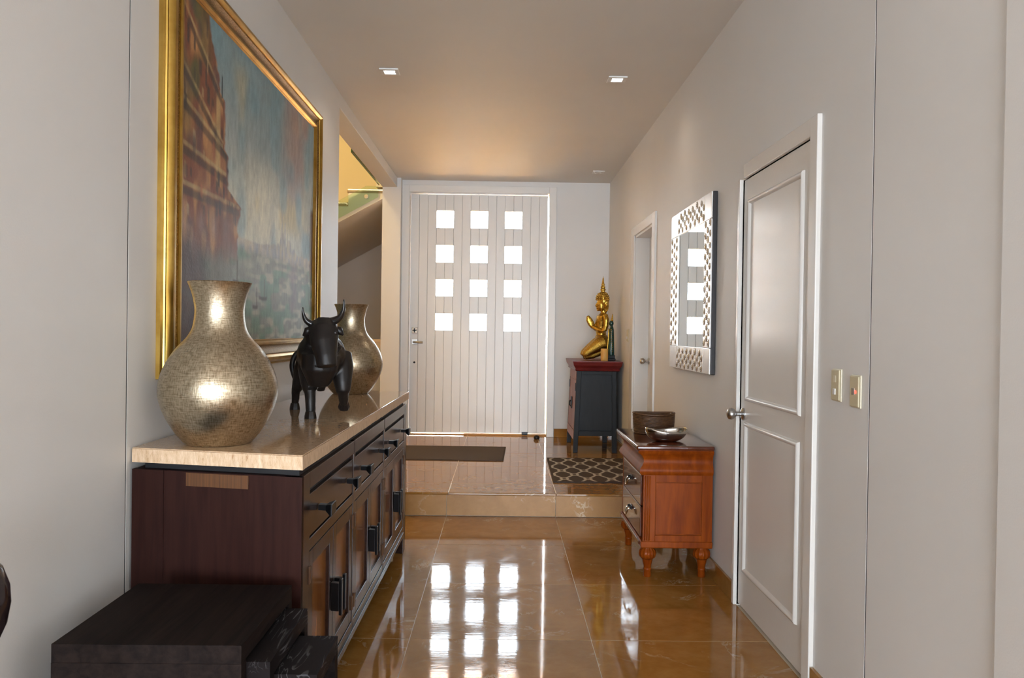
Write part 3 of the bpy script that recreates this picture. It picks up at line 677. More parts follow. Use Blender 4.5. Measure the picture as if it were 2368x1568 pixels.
def paint_canvas(u, v):
    N = lambda sx, sy, sd: vnoise(u, v, sx, sy, sd)
    A = lambda *c: np.array(c, float)
    def mx(c, d, f): return c * (1 - f[..., None]) + d * f[..., None]
    sst = lambda a, b_, x: np.clip((x - a) / (b_ - a), 0, 1) ** 2 * (3 - 2 * np.clip((x - a) / (b_ - a), 0, 1))
    st = N(90, 22, 1) * .6 + N(180, 60, 2) * .4           # upright brush strokes
    # sky
    c = np.broadcast_to(A(.16, .235, .255), u.shape + (3,)).copy()
    c = mx(c, A(.27, .30, .285), sst(.95, .55, v + .12 * (N(8, 6, 3) - .5)))
    c = mx(c, A(.62, .56, .40), sst(.34, .03, np.hypot((u - .52) / 1.5, (v - .46) / .80)) * (.55 + .45 * N(14, 10, 4)))
    c = mx(c, A(.44, .34, .13), .75 * sst(.60, .85, N(9, 4, 5)) * sst(.35, .5, v) * sst(1.0, .8, v))
    c = mx(c, A(.30, .17, .13), .65 * sst(.62, .85, N(7, 5, 6)) * sst(.5, .7, v) * sst(.55, .8, u))
    c = mx(c, A(.14, .25, .29), .55 * sst(.5, .8, N(12, 7, 7)))
    # water
    hz = .335
    w = np.broadcast_to(A(.20, .20, .16), u.shape + (3,)).copy()
    w = mx(w, A(.34, .33, .25), sst(.4, .75, N(26, 60, 8)) * sst(.15, .7, u))
    w = mx(w, A(.12, .20, .14), sst(.5, .8, N(18, 30, 9)) * .8)
    w = mx(w, A(.085, .06, .055), sst(.34, .02, u + .10 * (N(20, 14, 10) - .5)))
    w = mx(w, A(.20, .15, .15), .7 * sst(.07, .0, np.abs(u - .78 + .04 * (N(12, 30, 11) - .5))) * sst(.02, .2, v))
    c = mx(c, w, sst(hz + .012, hz - .012, v + .01 * (N(40, 10, 12) - .5)))
    # far church and skyline
    sk = hz + .025 + .03 * N(40, 1, 13) * sst(.45, .6, u)
    for uc, hh, ww in ((.625, .055, .020), (.665, .105, .030), (.69, .15, .009), (.66, .185, .006), (.73, .085, .035), (.78, .055, .03), (.585, .045, .02)):
        sk = np.maximum(sk, hz + hh * np.clip(1.35 - np.abs(u - uc) / ww, 0, 1))
    far = sst(0, .008, sk - v) * sst(hz - .03, hz, v) * (u > .3)
    c = mx(c, mx(np.broadcast_to(A(.25, .25, .27), c.shape), A(.42, .36, .26), N(60, 40, 14)), far * .8)
    c = mx(c, A(.10, .085, .075), sst(.015, .0, np.abs(v - .335 - .004)) * sst(.93, 1.0, u) + 0 * v)
    c = mx(c, A(.12, .07, .04), sst(.955, .975, u) * sst(.62, .58, v) * sst(hz - .1, hz, v))
    # houses on the left
    vw_ = v + .02 * (N(6, 8, 31) - .5)
    edge = .135 + .055 * sst(.97, .80, vw_) + .035 * sst(.79, .77, vw_) + .02 * sst(.62, .60, vw_) + .085 * sst(.50, .455, vw_) - .02 * sst(.44, .40, vw_)
    edge = edge + .012 * (N(12, 70, 15) - .5)
    hm = sst(.007, -.007, u - edge) * sst(.24, .34, v + .05 * (N(30, 4, 16) - .5))
    h = np.broadcast_to(A(.17, .060, .032), u.shape + (3,)).copy()
    h = mx(h, A(.36, .18, .070), sst(.40, .80, N(44, 16, 17)))
    h = mx(h, A(.085, .090, .035), .9 * sst(.45, .75, N(30, 9, 18)) * sst(.50, .70, v) * sst(.20, .05, u))
    h = mx(h, A(.42, .29, .13), .75 * sst(.018, .006, np.abs(u - .185)) * sst(.45, .55, v) * sst(.80, .76, v))
    for k_, (a0, sl) in enumerate(((.97, .9), (.80, .75), (.70, .35), (.57, .12), (.455, .0))):      # balconies and cornices
        h = mx(h, A(.40, .31, .15), .75 * sst(.010, .003, np.abs(v - a0 + u * sl)) * (u < edge - .01) * (.4 + .6 * N(40, 4, 40 + k_)))
        h = mx(h, A(.040, .034, .028), .7 * sst(.018, .006, np.abs(v - a0 + .022 + u * sl)) * (u < edge - .01))
    rw = np.random.default_rng(5)
    for k_ in range(70):
        uw, vw = rw.uniform(0, .31), rw.uniform(.36, .98); hw, hh_ = rw.uniform(.003, .007), rw.uniform(.012, .030)
        f = sst(hw * 1.5, hw * .6, np.abs(u - uw)) * sst(hh_ * 1.3, hh_ * .7, np.abs(v - vw + .5 * (u - uw)))
        h = mx(h, A(*((.045, .036, .034) if rw.random() < .6 else (.30, .10, .05) if rw.random() < .5 else (.38, .27, .14))), f * rw.uniform(.4, .85))
    h = mx(h, A(.050, .042, .050), .5 * sst(.60, .85, N(24, 12, 19)))
    h = mx(h, A(.24, .18, .16), .55 * sst(.52, .36, v) * N(30, 14, 21))
    c = mx(c, h, hm)
    c = mx(c, A(.03, .045, .05), sst(.004, .002, np.abs(u - .205)) * sst(.775, .78, v) * sst(.86, .84, v))
    # boats
    for ub, vb, s in ((.50, .155, .05), (.44, .12, .03), (.30, .20, .03)):
        f = sst(.010, .003, np.abs(v - vb - .12 * (u - ub) ** 2 / s)) * sst(s * .8, s * .5, np.abs(u - ub)); c = mx(c, A(.06, .04, .04), f * .8)
        f = sst(.0035, .0015, np.abs(u - ub - .01)) * sst(vb, vb + .01, v) * sst(vb + .08, vb + .07, v); c = mx(c, A(.08, .06, .05), f * .8)
    c = c * (1.12 + .6 * st)[..., None]
    c = c * (1 + .10 * (rng.random(u.shape) - .5))[..., None]
    return np.clip(c, .004, 1)
def colour_grid(name, m, parent, nu, nv, pos, colf):
    uu, vv = np.meshgrid(np.linspace(0, 1, nu), np.linspace(0, 1, nv), indexing='ij')
    co = pos(uu, vv).reshape(-1, 3); idx = np.arange(nu * nv).reshape(nu, nv)
    fc = np.stack([idx[:-1, :-1], idx[1:, :-1], idx[1:, 1:], idx[:-1, 1:]], -1).reshape(-1, 4)
    me = bpy.data.meshes.new(name); me.from_pydata(co.tolist(), [], fc.tolist())
    ca = me.color_attributes.new('Col', 'FLOAT_COLOR', 'POINT'); c = colf(uu, vv).reshape(-1, 3)
    ca.data.foreach_set('color', np.concatenate([c, np.ones((len(c), 1))], 1).astype(np.float32).ravel())
    me.materials.append(M[m]); me.update(); return link(bpy.data.objects.new(name, me), parent)
colour_grid('canvas', 'canvas', PT, 420, 270, lambda u, v: np.stack([np.full_like(u, XL + .016), CY0 - .004 + u * (CY1 - CY0 + .008), CZ0 - .004 + v * (CZ1 - CZ0 + .008)], -1), paint_canvas)
G().box(XL + .001, XL + .014, CY0 - .05, CY1 + .05, CZ0 - .05, CZ1 + .05).build('backing', M['blackoak'], PT)

# ------------------------------------------------------------------ nest of three tables
def nest_table(x0, x1, y0, y1, z, th, label, m='blackoak'):
    c = ((x0 + x1) / 2, (y0 + y1) / 2, 0)
    t = empty('nesting_table', c); tag(t, label, 'table', 'nest of dark side tables by the sideboard')
    hx, hy = (x1 - x0) / 2, (y1 - y0) / 2
    G().box(-hx, hx, -hy, hy, z - th, z, .0012).build('table_top', M[m], t)
    for s in (-1, 1):
        a, b_ = (hy - .035, hy) if s > 0 else (-hy, -hy + .035)
        G().box(-hx, hx, a, b_, 0, z - th, .0).build('leg_panel', M['blackoak'], t)
    return t
nest_table(-1.058, -.608, 1.915, 2.375, .604, .045, 'largest black oak side table in front of the sideboard')
nest_table(-.985, -.551, 1.955, 2.335, .549, .042, 'middle black oak table of the nest, pulled half out', 'streaked')
nest_table(-.90, -.447, 2.0, 2.255, .500, .040, 'smallest black oak table of the nest, lowest and furthest out', 'streaked')

# dark rounded finial at the left edge
FN = G().lathe([(.10, 0), (.10, .03), (.05, .06), (.035, .10), (.028, .60), (.040, .66), (.026, .70), (.026, .74), (.040, .765), (.054, .80), (.060, .838), (.058, .870), (.046, .905), (.026, .928), (0, .936)], (-.972, 1.5, 0), 28).build('turned_post', M['darkfin'], None, 'auto')
tag(FN, 'dark turned wooden post with round finial at the left edge of view', 'post')

# ------------------------------------------------------------------ mirror
MX = 1.174; MY0, MY1, MZ0, MZ1 = 4.505, 5.565, 1.133, 2.168; IY0, IY1, IZ0, IZ1 = 4.655, 5.36, 1.283, 2.014
MR = empty('wall_mirror', (XR, 5.03, MZ0)); MR.matrix_basis = Matrix.Identity(4); tag(MR, 'rectangular wall mirror in an embossed silver frame above the wooden chest', 'mirror')
G().box(MX + .004, XR - .0005, MY0, MY1, MZ0, MZ1, .003).build('back_frame', M['darkedge'], MR)
G().box(MX + .0, MX + .003, IY0 - .01, IY1 + .01, IZ0 - .01, IZ1 + .01).build('mirror_glass', M['mirror'], MR)
for y0, y1 in ((MY0, IY0), (IY1, MY1)):
    for z0, z1 in ((MZ0, IZ0), (IZ1, MZ1)): G().box(MX - .006, MX + .004, y0 + .001, y1 - .001, z0 + .001, z1 - .001, .003).build('corner_block', M['silverframe'], MR)
rails = [(IY0, IY1, MZ0, IZ0), (IY0, IY1, IZ1, MZ1), (MY0, IY0, IZ0, IZ1), (IY1, MY1, IZ0, IZ1)]
oval_groove = mat('boss_groove', (.10, .095, .09), .35, .6)
def boss_mesh():
    bm_ = bmesh.new(); seg = 18
    prof = [(.034, .0), (.0315, -.0022), (.0285, -.0005), (.024, -.0035), (.017, -.0040), (.0125, -.0020), (.0105, -.0035), (.004, -.0055)]
    mats = [0, 1, 0, 0, 1, 0, 0]
    rings = [[bm_.verts.new((h, r * math.cos(2 * math.pi * i / seg), r * .80 * math.sin(2 * math.pi * i / seg))) for i in range(seg)] for r, h in prof]
    for k in range(len(prof) - 1):
        for i in range(seg):
            f = bm_.faces.new((rings[k][i], rings[k][(i + 1) % seg], rings[k + 1][(i + 1) % seg], rings[k + 1][i])); f.material_index = mats[k]; f.smooth = True
    bm_.faces.new(rings[-1]); bmesh.ops.recalc_face_normals(bm_, faces=bm_.faces)
    me = bpy.data.meshes.new('oval_boss'); bm_.to_mesh(me); bm_.free(); me.materials.append(M['silverframe']); me.materials.append(oval_groove); return me
oval_me = boss_mesh()
for (y0, y1, z0, z1) in rails:
    rl = G().box(MX - .006, MX + .004, y0 + .0005, y1 - .0005, z0 + .0005, z1 - .0005, .002).build('frame_rail', M['silverframe'], MR)
    horiz = (y1 - y0) > .3
    ny = 13 if horiz else 3
    for a in range(ny):
        yy = y0 + (a + .5) * (y1 - y0) / ny; zz = z0 + .026 + (a % 2) * .031
        while zz < z1 - .020:
            o = bpy.data.objects.new('oval_boss', oval_me); link(o, rl); o.location = (MX - .0062, yy + random.uniform(-.003, .003), zz + random.uniform(-.004, .004)); k = random.uniform(.62, .78); o.scale = (1, k, k * 1.12)
            zz += .062

# ------------------------------------------------------------------ switches
def switch(y0, y1, z0, z1, label, led=False):
    s = empty('light_switch', (XR, (y0 + y1) / 2, (z0 + z1) / 2)); s.matrix_basis = Matrix.Identity(4); tag(s, label, 'light switch', 'switch plates on the right wall')
    G().box(XR - .007, XR - .0005, y0, y1, z0, z1, .003).build('plate', M['ivory_light'], s)
    G().box(XR - .013, XR - .007, y0 + .004, y1 - .004, z0 + .004, z1 - .004, .003).build('cover', M['ivory'], s)
    my, mz = (y0 + y1) / 2, (z0 + z1) / 2
    if led:
        G().box(XR - .0145, XR - .013, my - .006, my + .018, mz - .011, mz + .011, .001).build('button', M['steel'], s)
        G().ball((XR - .0135, my - .014, mz - .001), (.003, .005, .006), 10, 8).build('indicator', M['redled'], s)
    else:
        G().box(XR - .0145, XR - .013, my - .010, my + .010, mz + .010, mz + .034, .001).build('rocker', M['ivory_light'], s)
        G().box(XR - .0175, XR - .013, my - .010, my + .010, mz - .034, mz - .012, .0015).build('rocker', M['whiteplastic'], s)
switch(2.815, 2.890, 1.128, 1.245, 'ivory light switch with two rockers, nearer the white panelled door')
switch(2.660, 2.735, 1.119, 1.231, 'ivory switch plate with a red indicator light, nearer the wall joint', True)
switch(7.57, 7.66, 1.285, 1.40, 'small beige switch plate beside the far recessed door')

# ------------------------------------------------------------------ wooden chest
CH_ = empty('bedside_chest', (.99, 4.82, 0)); CH_.matrix_basis = Matrix.Identity(4); tag(CH_, 'polished mahogany chest with two drawers and bulbous turned legs', 'chest')
G().box(.815, 1.180, 4.463, 5.192, .205, .575, .002).build('carcass', M['mahogany'], CH_)
for y0, y1 in ((4.452, 4.463), (5.192, 5.203)):
    g = G().box(.800, .868, y0, y1, .200, .580, .002).box(1.128, 1.187, y0, y1, .200, .580, .002).box(.868, 1.128, y0, y1, .535, .580, .002).box(.868, 1.128, y0, y1, .200, .240, .002)
    g.build('side_frame', M['mahogany'], CH_)
G().box(.872, 1.124, 4.459, 4.464, .245, .530, .0015).build('side_panel', M['mahogany'], CH_)
for k in range(3): G().tube([(.812 + .012 * k, 4.4515, .21), (.812 + .012 * k, 4.4515, .57)], .0035, 8).build('reeding', M['mahogany'], CH_, True)
G().box(.790, 1.190, 4.446, 5.208, .168, .205, .006, 3).build('base_moulding', M['mahogany'], CH_)
G().box(.785, .80, 4.50, 5.16, .176, .196, .004).build('base_bead', M['mahogany_dark'], CH_)
# ogee frieze under the top
og = [(.575, .004), (.585, .010), (.598, .013), (.612, .010), (.628, .002), (.648, -.004), (.668, -.003), (.686, .006), (.700, .018), (.708, .020), (.712, .016), (.716, .016)]
vs_ = []; n = len(og)
for z, h in og: vs_ += [(.795 - h * 1.5, 4.452 - h, z), (1.187, 4.452 - h, z), (1.187, 5.203 + h, z), (.795 - h * 1.5, 5.203 + h, z)]
fs = []
for k in range(n - 1):
    for i in range(4): j = (i + 1) % 4; fs.append((k * 4 + i, k * 4 + j, k * 4 + 4 + j, k * 4 + 4 + i))
fs += [(0, 1, 2, 3), tuple(range(4 * n - 1, 4 * n - 5, -1))]
g = G().raw(vs_, fs); bmesh.ops.recalc_face_normals(g.bm, faces=g.bm.faces); g.build('ogee_frieze', M['mahogany'], CH_, 'auto', 35)
G().box(.758, 1.1895, 4.428, 5.226, .715, .740, .008, 4).build('top', M['mahogany_dark'], CH_, 'auto', 30)
for z0, z1 in ((.214, .383), (.391, .566)):
    dw = G().box(.795, .815, 4.515, 5.150, z0, z1, .005, 3).build('drawer', M['mahogany_dark'], CH_)
    G().box(.7945, .800, 4.505, 5.155, z1 - .001, z1 + .006, .001).build('drawer_bead', M['mahogany_dark'], dw)
    zc = (z0 + z1) / 2
    for y in ((4.833,)):
        b2 = G().box(.791, .796, y - .035, y + .035, zc + .006, zc + .030, .002).build('backplate', M['blackmetal'], dw)
        G().tube(smoothline([(.788, y - .030, zc + .018), (.772, y - .032, zc + .008), (.764, y - .018, zc - .020), (.762, y, zc - .026), (.764, y + .018, zc - .020), (.772, y + .032, zc + .008), (.788, y + .030, zc + .018)], 4), .0045, 8).build('bail_handle', M['pewter'], dw, True)
        for s in (-1, 1): G().ball((.785, y + s * .030, zc + .018), .008, 10, 8).build('handle_post', M['blackmetal'], dw, True)
lp = [(.020, 0), (.022, .006), (.020, .035), (.0225, .040), (.0225, .046), (.020, .050), (.0235, .070), (.028, .090), (.030, .100), (.043, .112), (.0475, .130), (.044, .148), (.032, .160), (.032, .168)]
for x, y in ((.836, 4.492), (1.140, 4.492), (.836, 5.160), (1.140, 5.160)):
    G().lathe([(r, z) for r, z in lp if z <= .1], (x, y, 0), 20).build('leg', M['mahogany'], CH_, 'auto')
    G().lathe([(r, z) for r, z in lp if z >= .1], (x, y, 0), 60, flute=12, flute_amp=.05).build('leg_bulb', M['mahogany'], CH_, 'auto', 60)

# basket and dish on the chest
BK = empty('rattan_basket', (.958, 5.01, .7405)); tag(BK, 'brown woven oval rattan basket on the wooden chest', 'basket')
g = G(); 
for k in range(13):
    z = .005 + k * .0088; f = 1 + .05 * k / 12; pts = []
    for i in range(41):
        a = 2 * math.pi * i / 40; dip = .004 * math.cos(2 * a) * (k / 12) ** 2
        pts.append((.122 * f * math.cos(a), .090 * f * math.sin(a), z + dip))
    g.tube(pts, .0052, 6, caps=False)
g.build('weave', M['rattan'], BK, True)
g = G()
for rr, hh in ((.128, .122), (.112, .116)):
    pts = [(rr * 1.0 * math.cos(2 * math.pi * i / 48), rr * .74 * math.sin(2 * math.pi * i / 48), hh + .004 * math.cos(4 * math.pi * i / 48)) for i in range(49)]
    g.tube(pts, .0065, 8, caps=False)
g.build('rim', M['rattan'], BK, True)
g = G()
for k in range(12):
    z = .008 + k * .009; f = 1 + .04 * k / 12
    g.tube([(.108 * f * math.cos(2 * math.pi * i / 40), .078 * f * math.sin(2 * math.pi * i / 40), z + .003 * math.cos(4 * math.pi * i / 40) * (k / 12) ** 2) for i in range(41)], .0052, 6, caps=False)
g.build('lining', M['rattan'], BK, True)
G().lathe([(0, 0), (.118, 0), (.118, .008), (0, .008)], (0, 0, 0), 32, sy=.74).build('bottom', M['rattan'], BK)
def bowl():
    nr, ns_ = 12, 48; vs_, fs_ = [], []
    for k in range(nr + 1):
        t = k / nr
        for i in range(ns_):
            a = 2 * math.pi * i / ns_
            e = .012 * max(0, math.cos(a - math.pi)) ** 4 + .010 * max(0, math.cos(a)) ** 4
            rx, ry = .040 + (.072 + e * 1.2) * math.sin(t * math.pi / 2), .034 + .052 * math.sin(t * math.pi / 2)
            z = .058 * (1 - math.cos(t * math.pi / 2)) + (e * 1.3 + .006 * math.sin(2 * a + .6)) * t ** 3
            vs_.append((rx * math.cos(a), ry * math.sin(a), z))
    for k in range(nr):
        for i in range(ns_): j = (i + 1) % ns_; fs_.append((k * ns_ + i, k * ns_ + j, (k + 1) * ns_ + j, (k + 1) * ns_ + i))
    fs_.append(tuple(range(ns_ - 1, -1, -1)))
    return vs_, fs_
DS = G().raw(*bowl()).build('silver_dish', M['pewter'], None, True); DS.location = (.962, 4.635, .745); DS.rotation_euler = (0, 0, .25)
s_ = DS.modifiers.new('thickness', 'SOLIDIFY'); s_.thickness = .004; s_.offset = 1
tag(DS, 'small shiny silver dish with folded rim in front of the basket', 'dish')

# ------------------------------------------------------------------ altar cabinet
AC = empty('altar_cabinet', (.95, 8.3, ZS)); AC.matrix_basis = Matrix.Identity(4); tag(AC, 'black lacquer cabinet with red flared top in the far right corner', 'cabinet')
zb, zt_ = .36, .982
def taper(x, y, z):       # carcass widens slightly towards the floor
    k = (zt_ - z) / (zt_ - ZS); return (x - .030 * k if x < .9 else x + .012 * k, y - .020 * k if y < 8.3 else y + .020 * k, z)
for x in (.752, 1.098):
    for y in (7.945, 8.655):
        G().box(x, x + .046, y, y + .046, ZS, zt_, .003).xf(taper).build('leg', M['blacklacquer'], AC)
G().box(.790, 1.104, 7.962, 7.976, zb, zt_ - .002).xf(taper).build('side_panel', M['blacklacquer'], AC)
G().box(.790, 1.104, 8.67, 8.684, zb, zt_ - .002).xf(taper).build('side_panel', M['blacklacquer'], AC)
G().box(1.125, 1.140, 7.97, 8.68, zb, zt_ - .002).xf(taper).build('back_panel', M['blacklacquer'], AC)
for z0, z1 in ((.945, zt_ - .001), (zb - .02, zb + .03)): G().box(.790, 1.104, 7.948, 7.985, z0, z1, .002).xf(taper).build('side_rail', M['blacklacquer'], AC)
G().box(.77, 1.12, 7.97, 8.67, zb - .015, zb).xf(taper).build('bottom_board', M['blacklacquer'], AC)
for z0, z1 in ((.89, zt_ - .001), (zb - .06, zb + .03)): G().box(.748, .775, 7.985, 8.66, z0, z1, .002).xf(taper).build('front_rail', M['wornred'], AC)
for y0, y1 in ((7.992, 8.318), (8.326, 8.654)):
    dr = G().box(.752, .770, y0, y1, zb + .032, .886, .003).xf(taper).build('cabinet_door', M['wornred'], AC)
    yy = y1 - .02 if y0 < 8.2 else y0 + .02
    G().box(.728, .736, yy - .018, yy + .018, .58, .70, .002).build('lock_plate', M['blackmetal'], dr)
    G().tube([(.726, yy, .66), (.716, yy, .648), (.716, yy, .612), (.726, yy, .60)], .005, 8).build('ring_pull', M['blackmetal'], dr, True)
    G().box(.738, .744, y0 + .0 if y0 < 8.2 else y1 - .03, y0 + .03 if y0 < 8.2 else y1, .78, .86, .001).build('hinge_plate', M['blackmetal'], dr)
prof_t = [(.983, 0.0), (.990, .008), (.998, .010), (1.004, .006), (1.012, .008), (1.030, .020), (1.040, .026), (1.050, .028), (1.060, .030), (1.074, .034), (1.082, .034)]
vs_ = []; n = len(prof_t)
for z, h in prof_t: vs_ += [(.738 - h, 7.905 - h * 1.6, z), (1.160 + h * .9, 7.905 - h * 1.6, z), (1.160 + h * .9, 8.70 + h * 1.6, z), (.738 - h, 8.70 + h * 1.6, z)]
fs = []
for k in range(n - 1):
    for i in range(4): j = (i + 1) % 4; fs.append((k * 4 + i, k * 4 + j, k * 4 + 4 + j, k * 4 + 4 + i))
fs += [(0, 1, 2, 3), tuple(range(4 * n - 1, 4 * n - 5, -1))]
g = G().raw(vs_, fs); bmesh.ops.recalc_face_normals(g.bm, faces=g.bm.faces); g.build('top', M['redlacquer'], AC, 'auto', 25)

# kneeling gilded figure
SO = Vector((.96, 8.25, 1.083)); ST = empty('kneeling_statue', SO); tag(ST, 'gilded kneeling figure with joined hands and tall pointed crown on the cabinet', 'statue')
def s2(px, py, dy=0.0): return ((.813 + (px - 1342) * .00444) - SO.x, dy, (1.083 + (833 - py) * .00444) - SO.z)
g = G()
g.tube([s2(1391, 782), s2(1389, 772), s2(1388, 760), s2(1389, 745), s2(1391, 733), s2(1393, 726)], [(.052, .070), (.052, .062), (.054, .064), (.062, .082), (.055, .098), (.030, .055)], 18, ref=(1, 0, 0))
g.tube([s2(1394, 728), s2(1394, 718), s2(1393, 712)], [.030, .026, .030], 12, ref=(1, 0, 0))
g.tube([s2(1388, 720), s2(1388.5, 714), s2(1389.5, 706), s2(1391, 698), s2(1392, 690)], [(.026, .028), (.042, .040), (.052, .046), (.054, .048), (.046, .044)], 16, ref=(1, 0, 0))
g.tube([s2(1378, 702), s2(1375.5, 708), s2(1379, 710)], [.006, .009, .008], 8)      # nose
g.ball(s2(1379.5, 713.5), (.012, .016, .008), 10, 8); g.ball(s2(1381, 718), (.014, .018, .010), 10, 8)
g.ball(s2(1394.5, 697), (.056, .060, .066), 18, 12); g.ball(s2(1391.5, 689), (.060, .058, .040), 18, 12); g.tube([s2(1399, 705), s2(1399.5, 714), s2(1398, 722)], [.034, .028, .018], 10)
for sd in (-1, 1):
    g.tube([s2(1395, 729, sd * .085), s2(1397.5, 740, sd * .105), s2(1397, 754, sd * .108), s2(1394, 766, sd * .100)], [.030, .029, .026, .024], 12)
    g.tube([s2(1394, 766, sd * .100), s2(1382, 764, sd * .070), s2(1370, 757, sd * .024)], [.024, .021, .016], 12)
    g.tube([s2(1371, 758, sd * .020), s2(1366, 750, sd * .012), s2(1361, 740, sd * .011), s2(1357.5, 731, sd * .009)], [(.022, .012), (.034, .013), (.032, .012), (.014, .008)], 10, ref=(1, 0, .4))
    g.tube([s2(1398, 712, sd * .046), s2(1400, 706, sd * .050), s2(1402, 696, sd * .048)], [.008, .014, .006], 8)   # ear flames
    g.tube([s2(1397, 722, sd * .04), s2(1401, 718, sd * .055), s2(1404, 713, sd * .058)], [.010, .010, .003], 8)
body = g.build('body', M['gold'], ST, True); remesh(body, .006, 2)
g = G()
for sd in (-1, 1):
    g.tube([s2(1394, 792, sd * .060), s2(1382, 797, sd * .075), s2(1366, 808, sd * .080), s2(1352, 819, sd * .078), s2(1348, 824, sd * .076)], [.082, .072, .056, .043, .030], 16)
    g.tube([s2(1350, 825, sd * .076), s2(1368, 822, sd * .070), s2(1384, 815, sd * .066), s2(1396, 812, sd * .06), s2(1402, 822, sd * .055), s2(1402, 829, sd * .055)], [.034, .036, .038, .034, .026, .016], 14)
g.tube([s2(1390, 775), s2(1390, 783), s2(1391, 792), s2(1393, 803)], [(.058, .070), (.066, .085), (.070, .105), (.058, .100)], 20, ref=(1, 0, 0))
sk = g.build('skirt', M['gold_skirt'], ST, True); remesh(sk, .007, 3)
G().lathe([(.052, 0.010), (.056, .02), (.056, .030), (.048, .044), (.042, .055), (.030, .062), (.022, .066), (.022, .078), (.030, .084), (.030, .090), (.020, .096), (.024, .112), (.024, .118), (.015, .126), (.018, .140), (.012, .155), (.009, .18), (.006, .20), (.006, .206), (.003, .212), (.0, .232)], s2(1392, 690), 24).build('crown', M['gold'], ST, 'auto', 50)
g = G()
for k in range(16):
    a = 2 * math.pi * k / 16
    for rr, dz in ((.064, -.004), (.063, .014), (.058, .032), (.046, .050)): c = Vector(s2(1391.5, 692)); g.ball((c.x + rr * math.cos(a + dz * 40), c.y + rr * math.sin(a + dz * 40), c.z + dz), .0095, 8, 6)
g.build('crown_curls', M['gold'], ST, True)
# collar and belt
c = Vector(s2(1389.5, 781)); G().lathe([(.060, 0), (.064, .006), (.060, .014)], tuple(c), 24, sy=1.25).build('belt', M['gold'], ST, True)

CD = empty('candle', (1.028, 8.0, 1.0835)); tag(CD, 'thick honey-coloured pillar candle in front of the statue', 'candle')
G().lathe([(0, 0), (.035, 0), (.037, .003), (.037, .117), (.034, .121), (.022, .118), (0, .116)], (0, 0, 0), 28).build('wax', M['candle'], CD, 'auto')
G().tube([(0, 0, .115), (.001, 0, .124), (.003, 0, .130)], .0015, 6).build('wick', M['blackmetal'], CD)
# slender green and gold figurine
FG = empty('green_figurine', (1.108, 8.10, 1.0835)); tag(FG, 'slender dark green and gold figurine beside the candle', 'figurine')
G().box(-.042, .042, -.036, .036, 0, .022, .004).box(-.036, .036, -.030, .030, .022, .055, .004).build('base', M['blacklacquer'], FG)
g = G().tube([(0, 0, .05), (-.002, 0, .10), (0, 0, .18), (.001, 0, .26), (.002, 0, .31), (.003, 0, .345)], [(.033, .036), (.034, .038), (.030, .036), (.026, .034), (.023, .036), (.014, .016)], 16, ref=(1, 0, 0))
g.ball((-.002, 0, .375), (.024, .022, .030), 14, 10).ball((-.024, 0, .372), (.006, .006, .008), 8, 6)
b_ = g.build('body', M['green'], FG, True); remesh(b_, .005, 2)
G().tube([(.004, 0, .395), (.006, 0, .42), (.008, 0, .452), (.006, 0, .472)], [.014, .010, .006, .002], 10).build('headdress', M['gold'], FG, True)
for sd in (-1, 1):
    g = G()
    for k in range(12): g.ball((.006 - .0012 * k, sd * .037 if k < 8 else sd * .034, .09 + .020 * k), .0055, 8, 6)
    g.build('beading', M['gold'], FG, True)
G().tube(smoothline([(-.036, 0, .06), (-.037, 0, .12), (-.032, 0, .20), (-.028, 0, .27), (-.026, 0, .32)], 4), [(.007, .010)] * 17, 8).build('front_trim', M['gold'], FG, True)

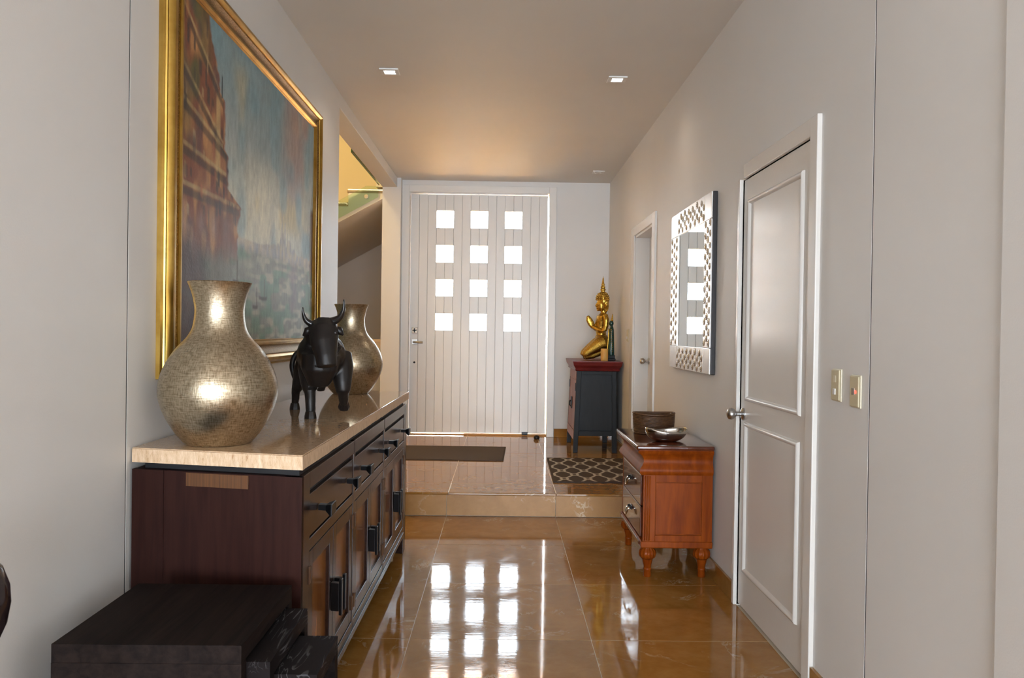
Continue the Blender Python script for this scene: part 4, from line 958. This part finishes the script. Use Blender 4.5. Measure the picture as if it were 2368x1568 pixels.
# ------------------------------------------------------------------ mats
DM = empty('doormat', (-.53, 7.79, ZS)); DM.matrix_basis = Matrix.Identity(4); tag(DM, 'dark brown ribbed doormat in front of the entrance door', 'doormat')
G().prism([(-1.10, 7.375), (.02, 7.352), (.048, 8.225), (-1.09, 8.235)], 'z', ZS + .0008, ZS + .009, .002).build('pile', M['doormat'], DM)
G().prism([(-1.112, 7.362), (.033, 7.339), (.061, 8.238), (-1.102, 8.248)], 'z', ZS + .0004, ZS + .006, .001).build('border', M['matborder'], DM)
def trellis(u, v):
    a = .19; X, Y = u * .72 / a, v * 1.2 / a + .35
    d = np.full(u.shape, 9.0)
    for s in (1, -1):                                    # diagonal families through the staggered nodes
        q = (X * 2 - s * Y) / 2.0; d = np.minimum(d, np.abs(q - np.round(q)) * 2 / math.sqrt(5) * 1.0)
    dn = np.full(u.shape, 9.0)
    for dj in (-1, 0, 1, 2):
        j = np.floor(Y) + dj; x0 = np.round(X - .5 * (j % 2)) + .5 * (j % 2); dn = np.minimum(dn, np.hypot(X - x0, (Y - j) * .8))
    white = ((d < .058) & (dn > .10)) | ((dn > .085) & (dn < .20))
    edge = (u < .022) | (u > .978) | (v < .012) | (v > .988)
    c = np.where((white & ~edge)[..., None], np.array([.50, .44, .36]), np.array([.085, .062, .050]))
    return c * (.82 + .36 * rng.random(u.shape))[..., None]
RG = empty('trellis_rug', (.78, 6.93, ZS)); RG.matrix_basis = Matrix.Identity(4); tag(RG, 'brown rug with cream trellis pattern beside the step', 'rug')
RP = lambda u, v: np.stack([.425 + .018 * v + u * .72, 6.325 + v * 1.2 + .01 * u, np.full_like(u, ZS + .0115)], -1)
colour_grid('pile', 'rug', RG, 220, 330, RP, trellis)
G().prism([(.425, 6.325), (1.145, 6.335), (1.163, 7.535), (.443, 7.525)], 'z', ZS + .0005, ZS + .011).build('backing', M['matborder'], RG)
# small dark door stop on the floor by the door
ds = G().lathe([(0, 0), (.028, 0), (.034, .012), (.030, .028), (.016, .040), (0, .044)], (.405, 8.90, ZS + .0005), 14, sy=.8).build('door_stop', M['bull'], None, True)
tag(ds, 'small dark lump-like door stop on the floor by the entrance door', 'door stop')

# ------------------------------------------------------------------ recessed ceiling lights
def spot(x, y, on, label):
    s = empty('ceiling_light', (x, y, ZC)); tag(s, label, 'ceiling light', 'recessed ceiling lights')
    z = 0
    G().box(-.062, .062, -.062, -.036, -.010, -.0005, .002).box(-.062, .062, .036, .062, -.010, -.0005, .002).box(-.062, -.036, -.036, .036, -.010, -.0005, .002).box(.036, .062, -.036, .036, -.010, -.0005, .002).build('trim', M['frontdoor'], s)
    G().lathe([(.0, -.012), (.022, -.0115), (.030, -.008), (.032, -.002)], (0, 0, 0), 24).build('lens', M['lamp'] if on else M['lampoff'], s, True)
    if on:
        d = bpy.data.lights.new('downlight', 'SPOT'); d.energy = 4; d.spot_size = math.radians(150); d.spot_blend = 1.0; d.color = (1, .86, .70); d.shadow_soft_size = .03
        o = bpy.data.objects.new('downlight', d); link(o, s); o.location = (0, 0, -.03)
spot(-.755, 5.29, True, 'lit square recessed ceiling light on the painting side')
spot(.745, 5.365, True, 'lit square recessed ceiling light on the mirror side')
spot(.993, 8.46, False, 'unlit recessed ceiling light near the entrance door corner')
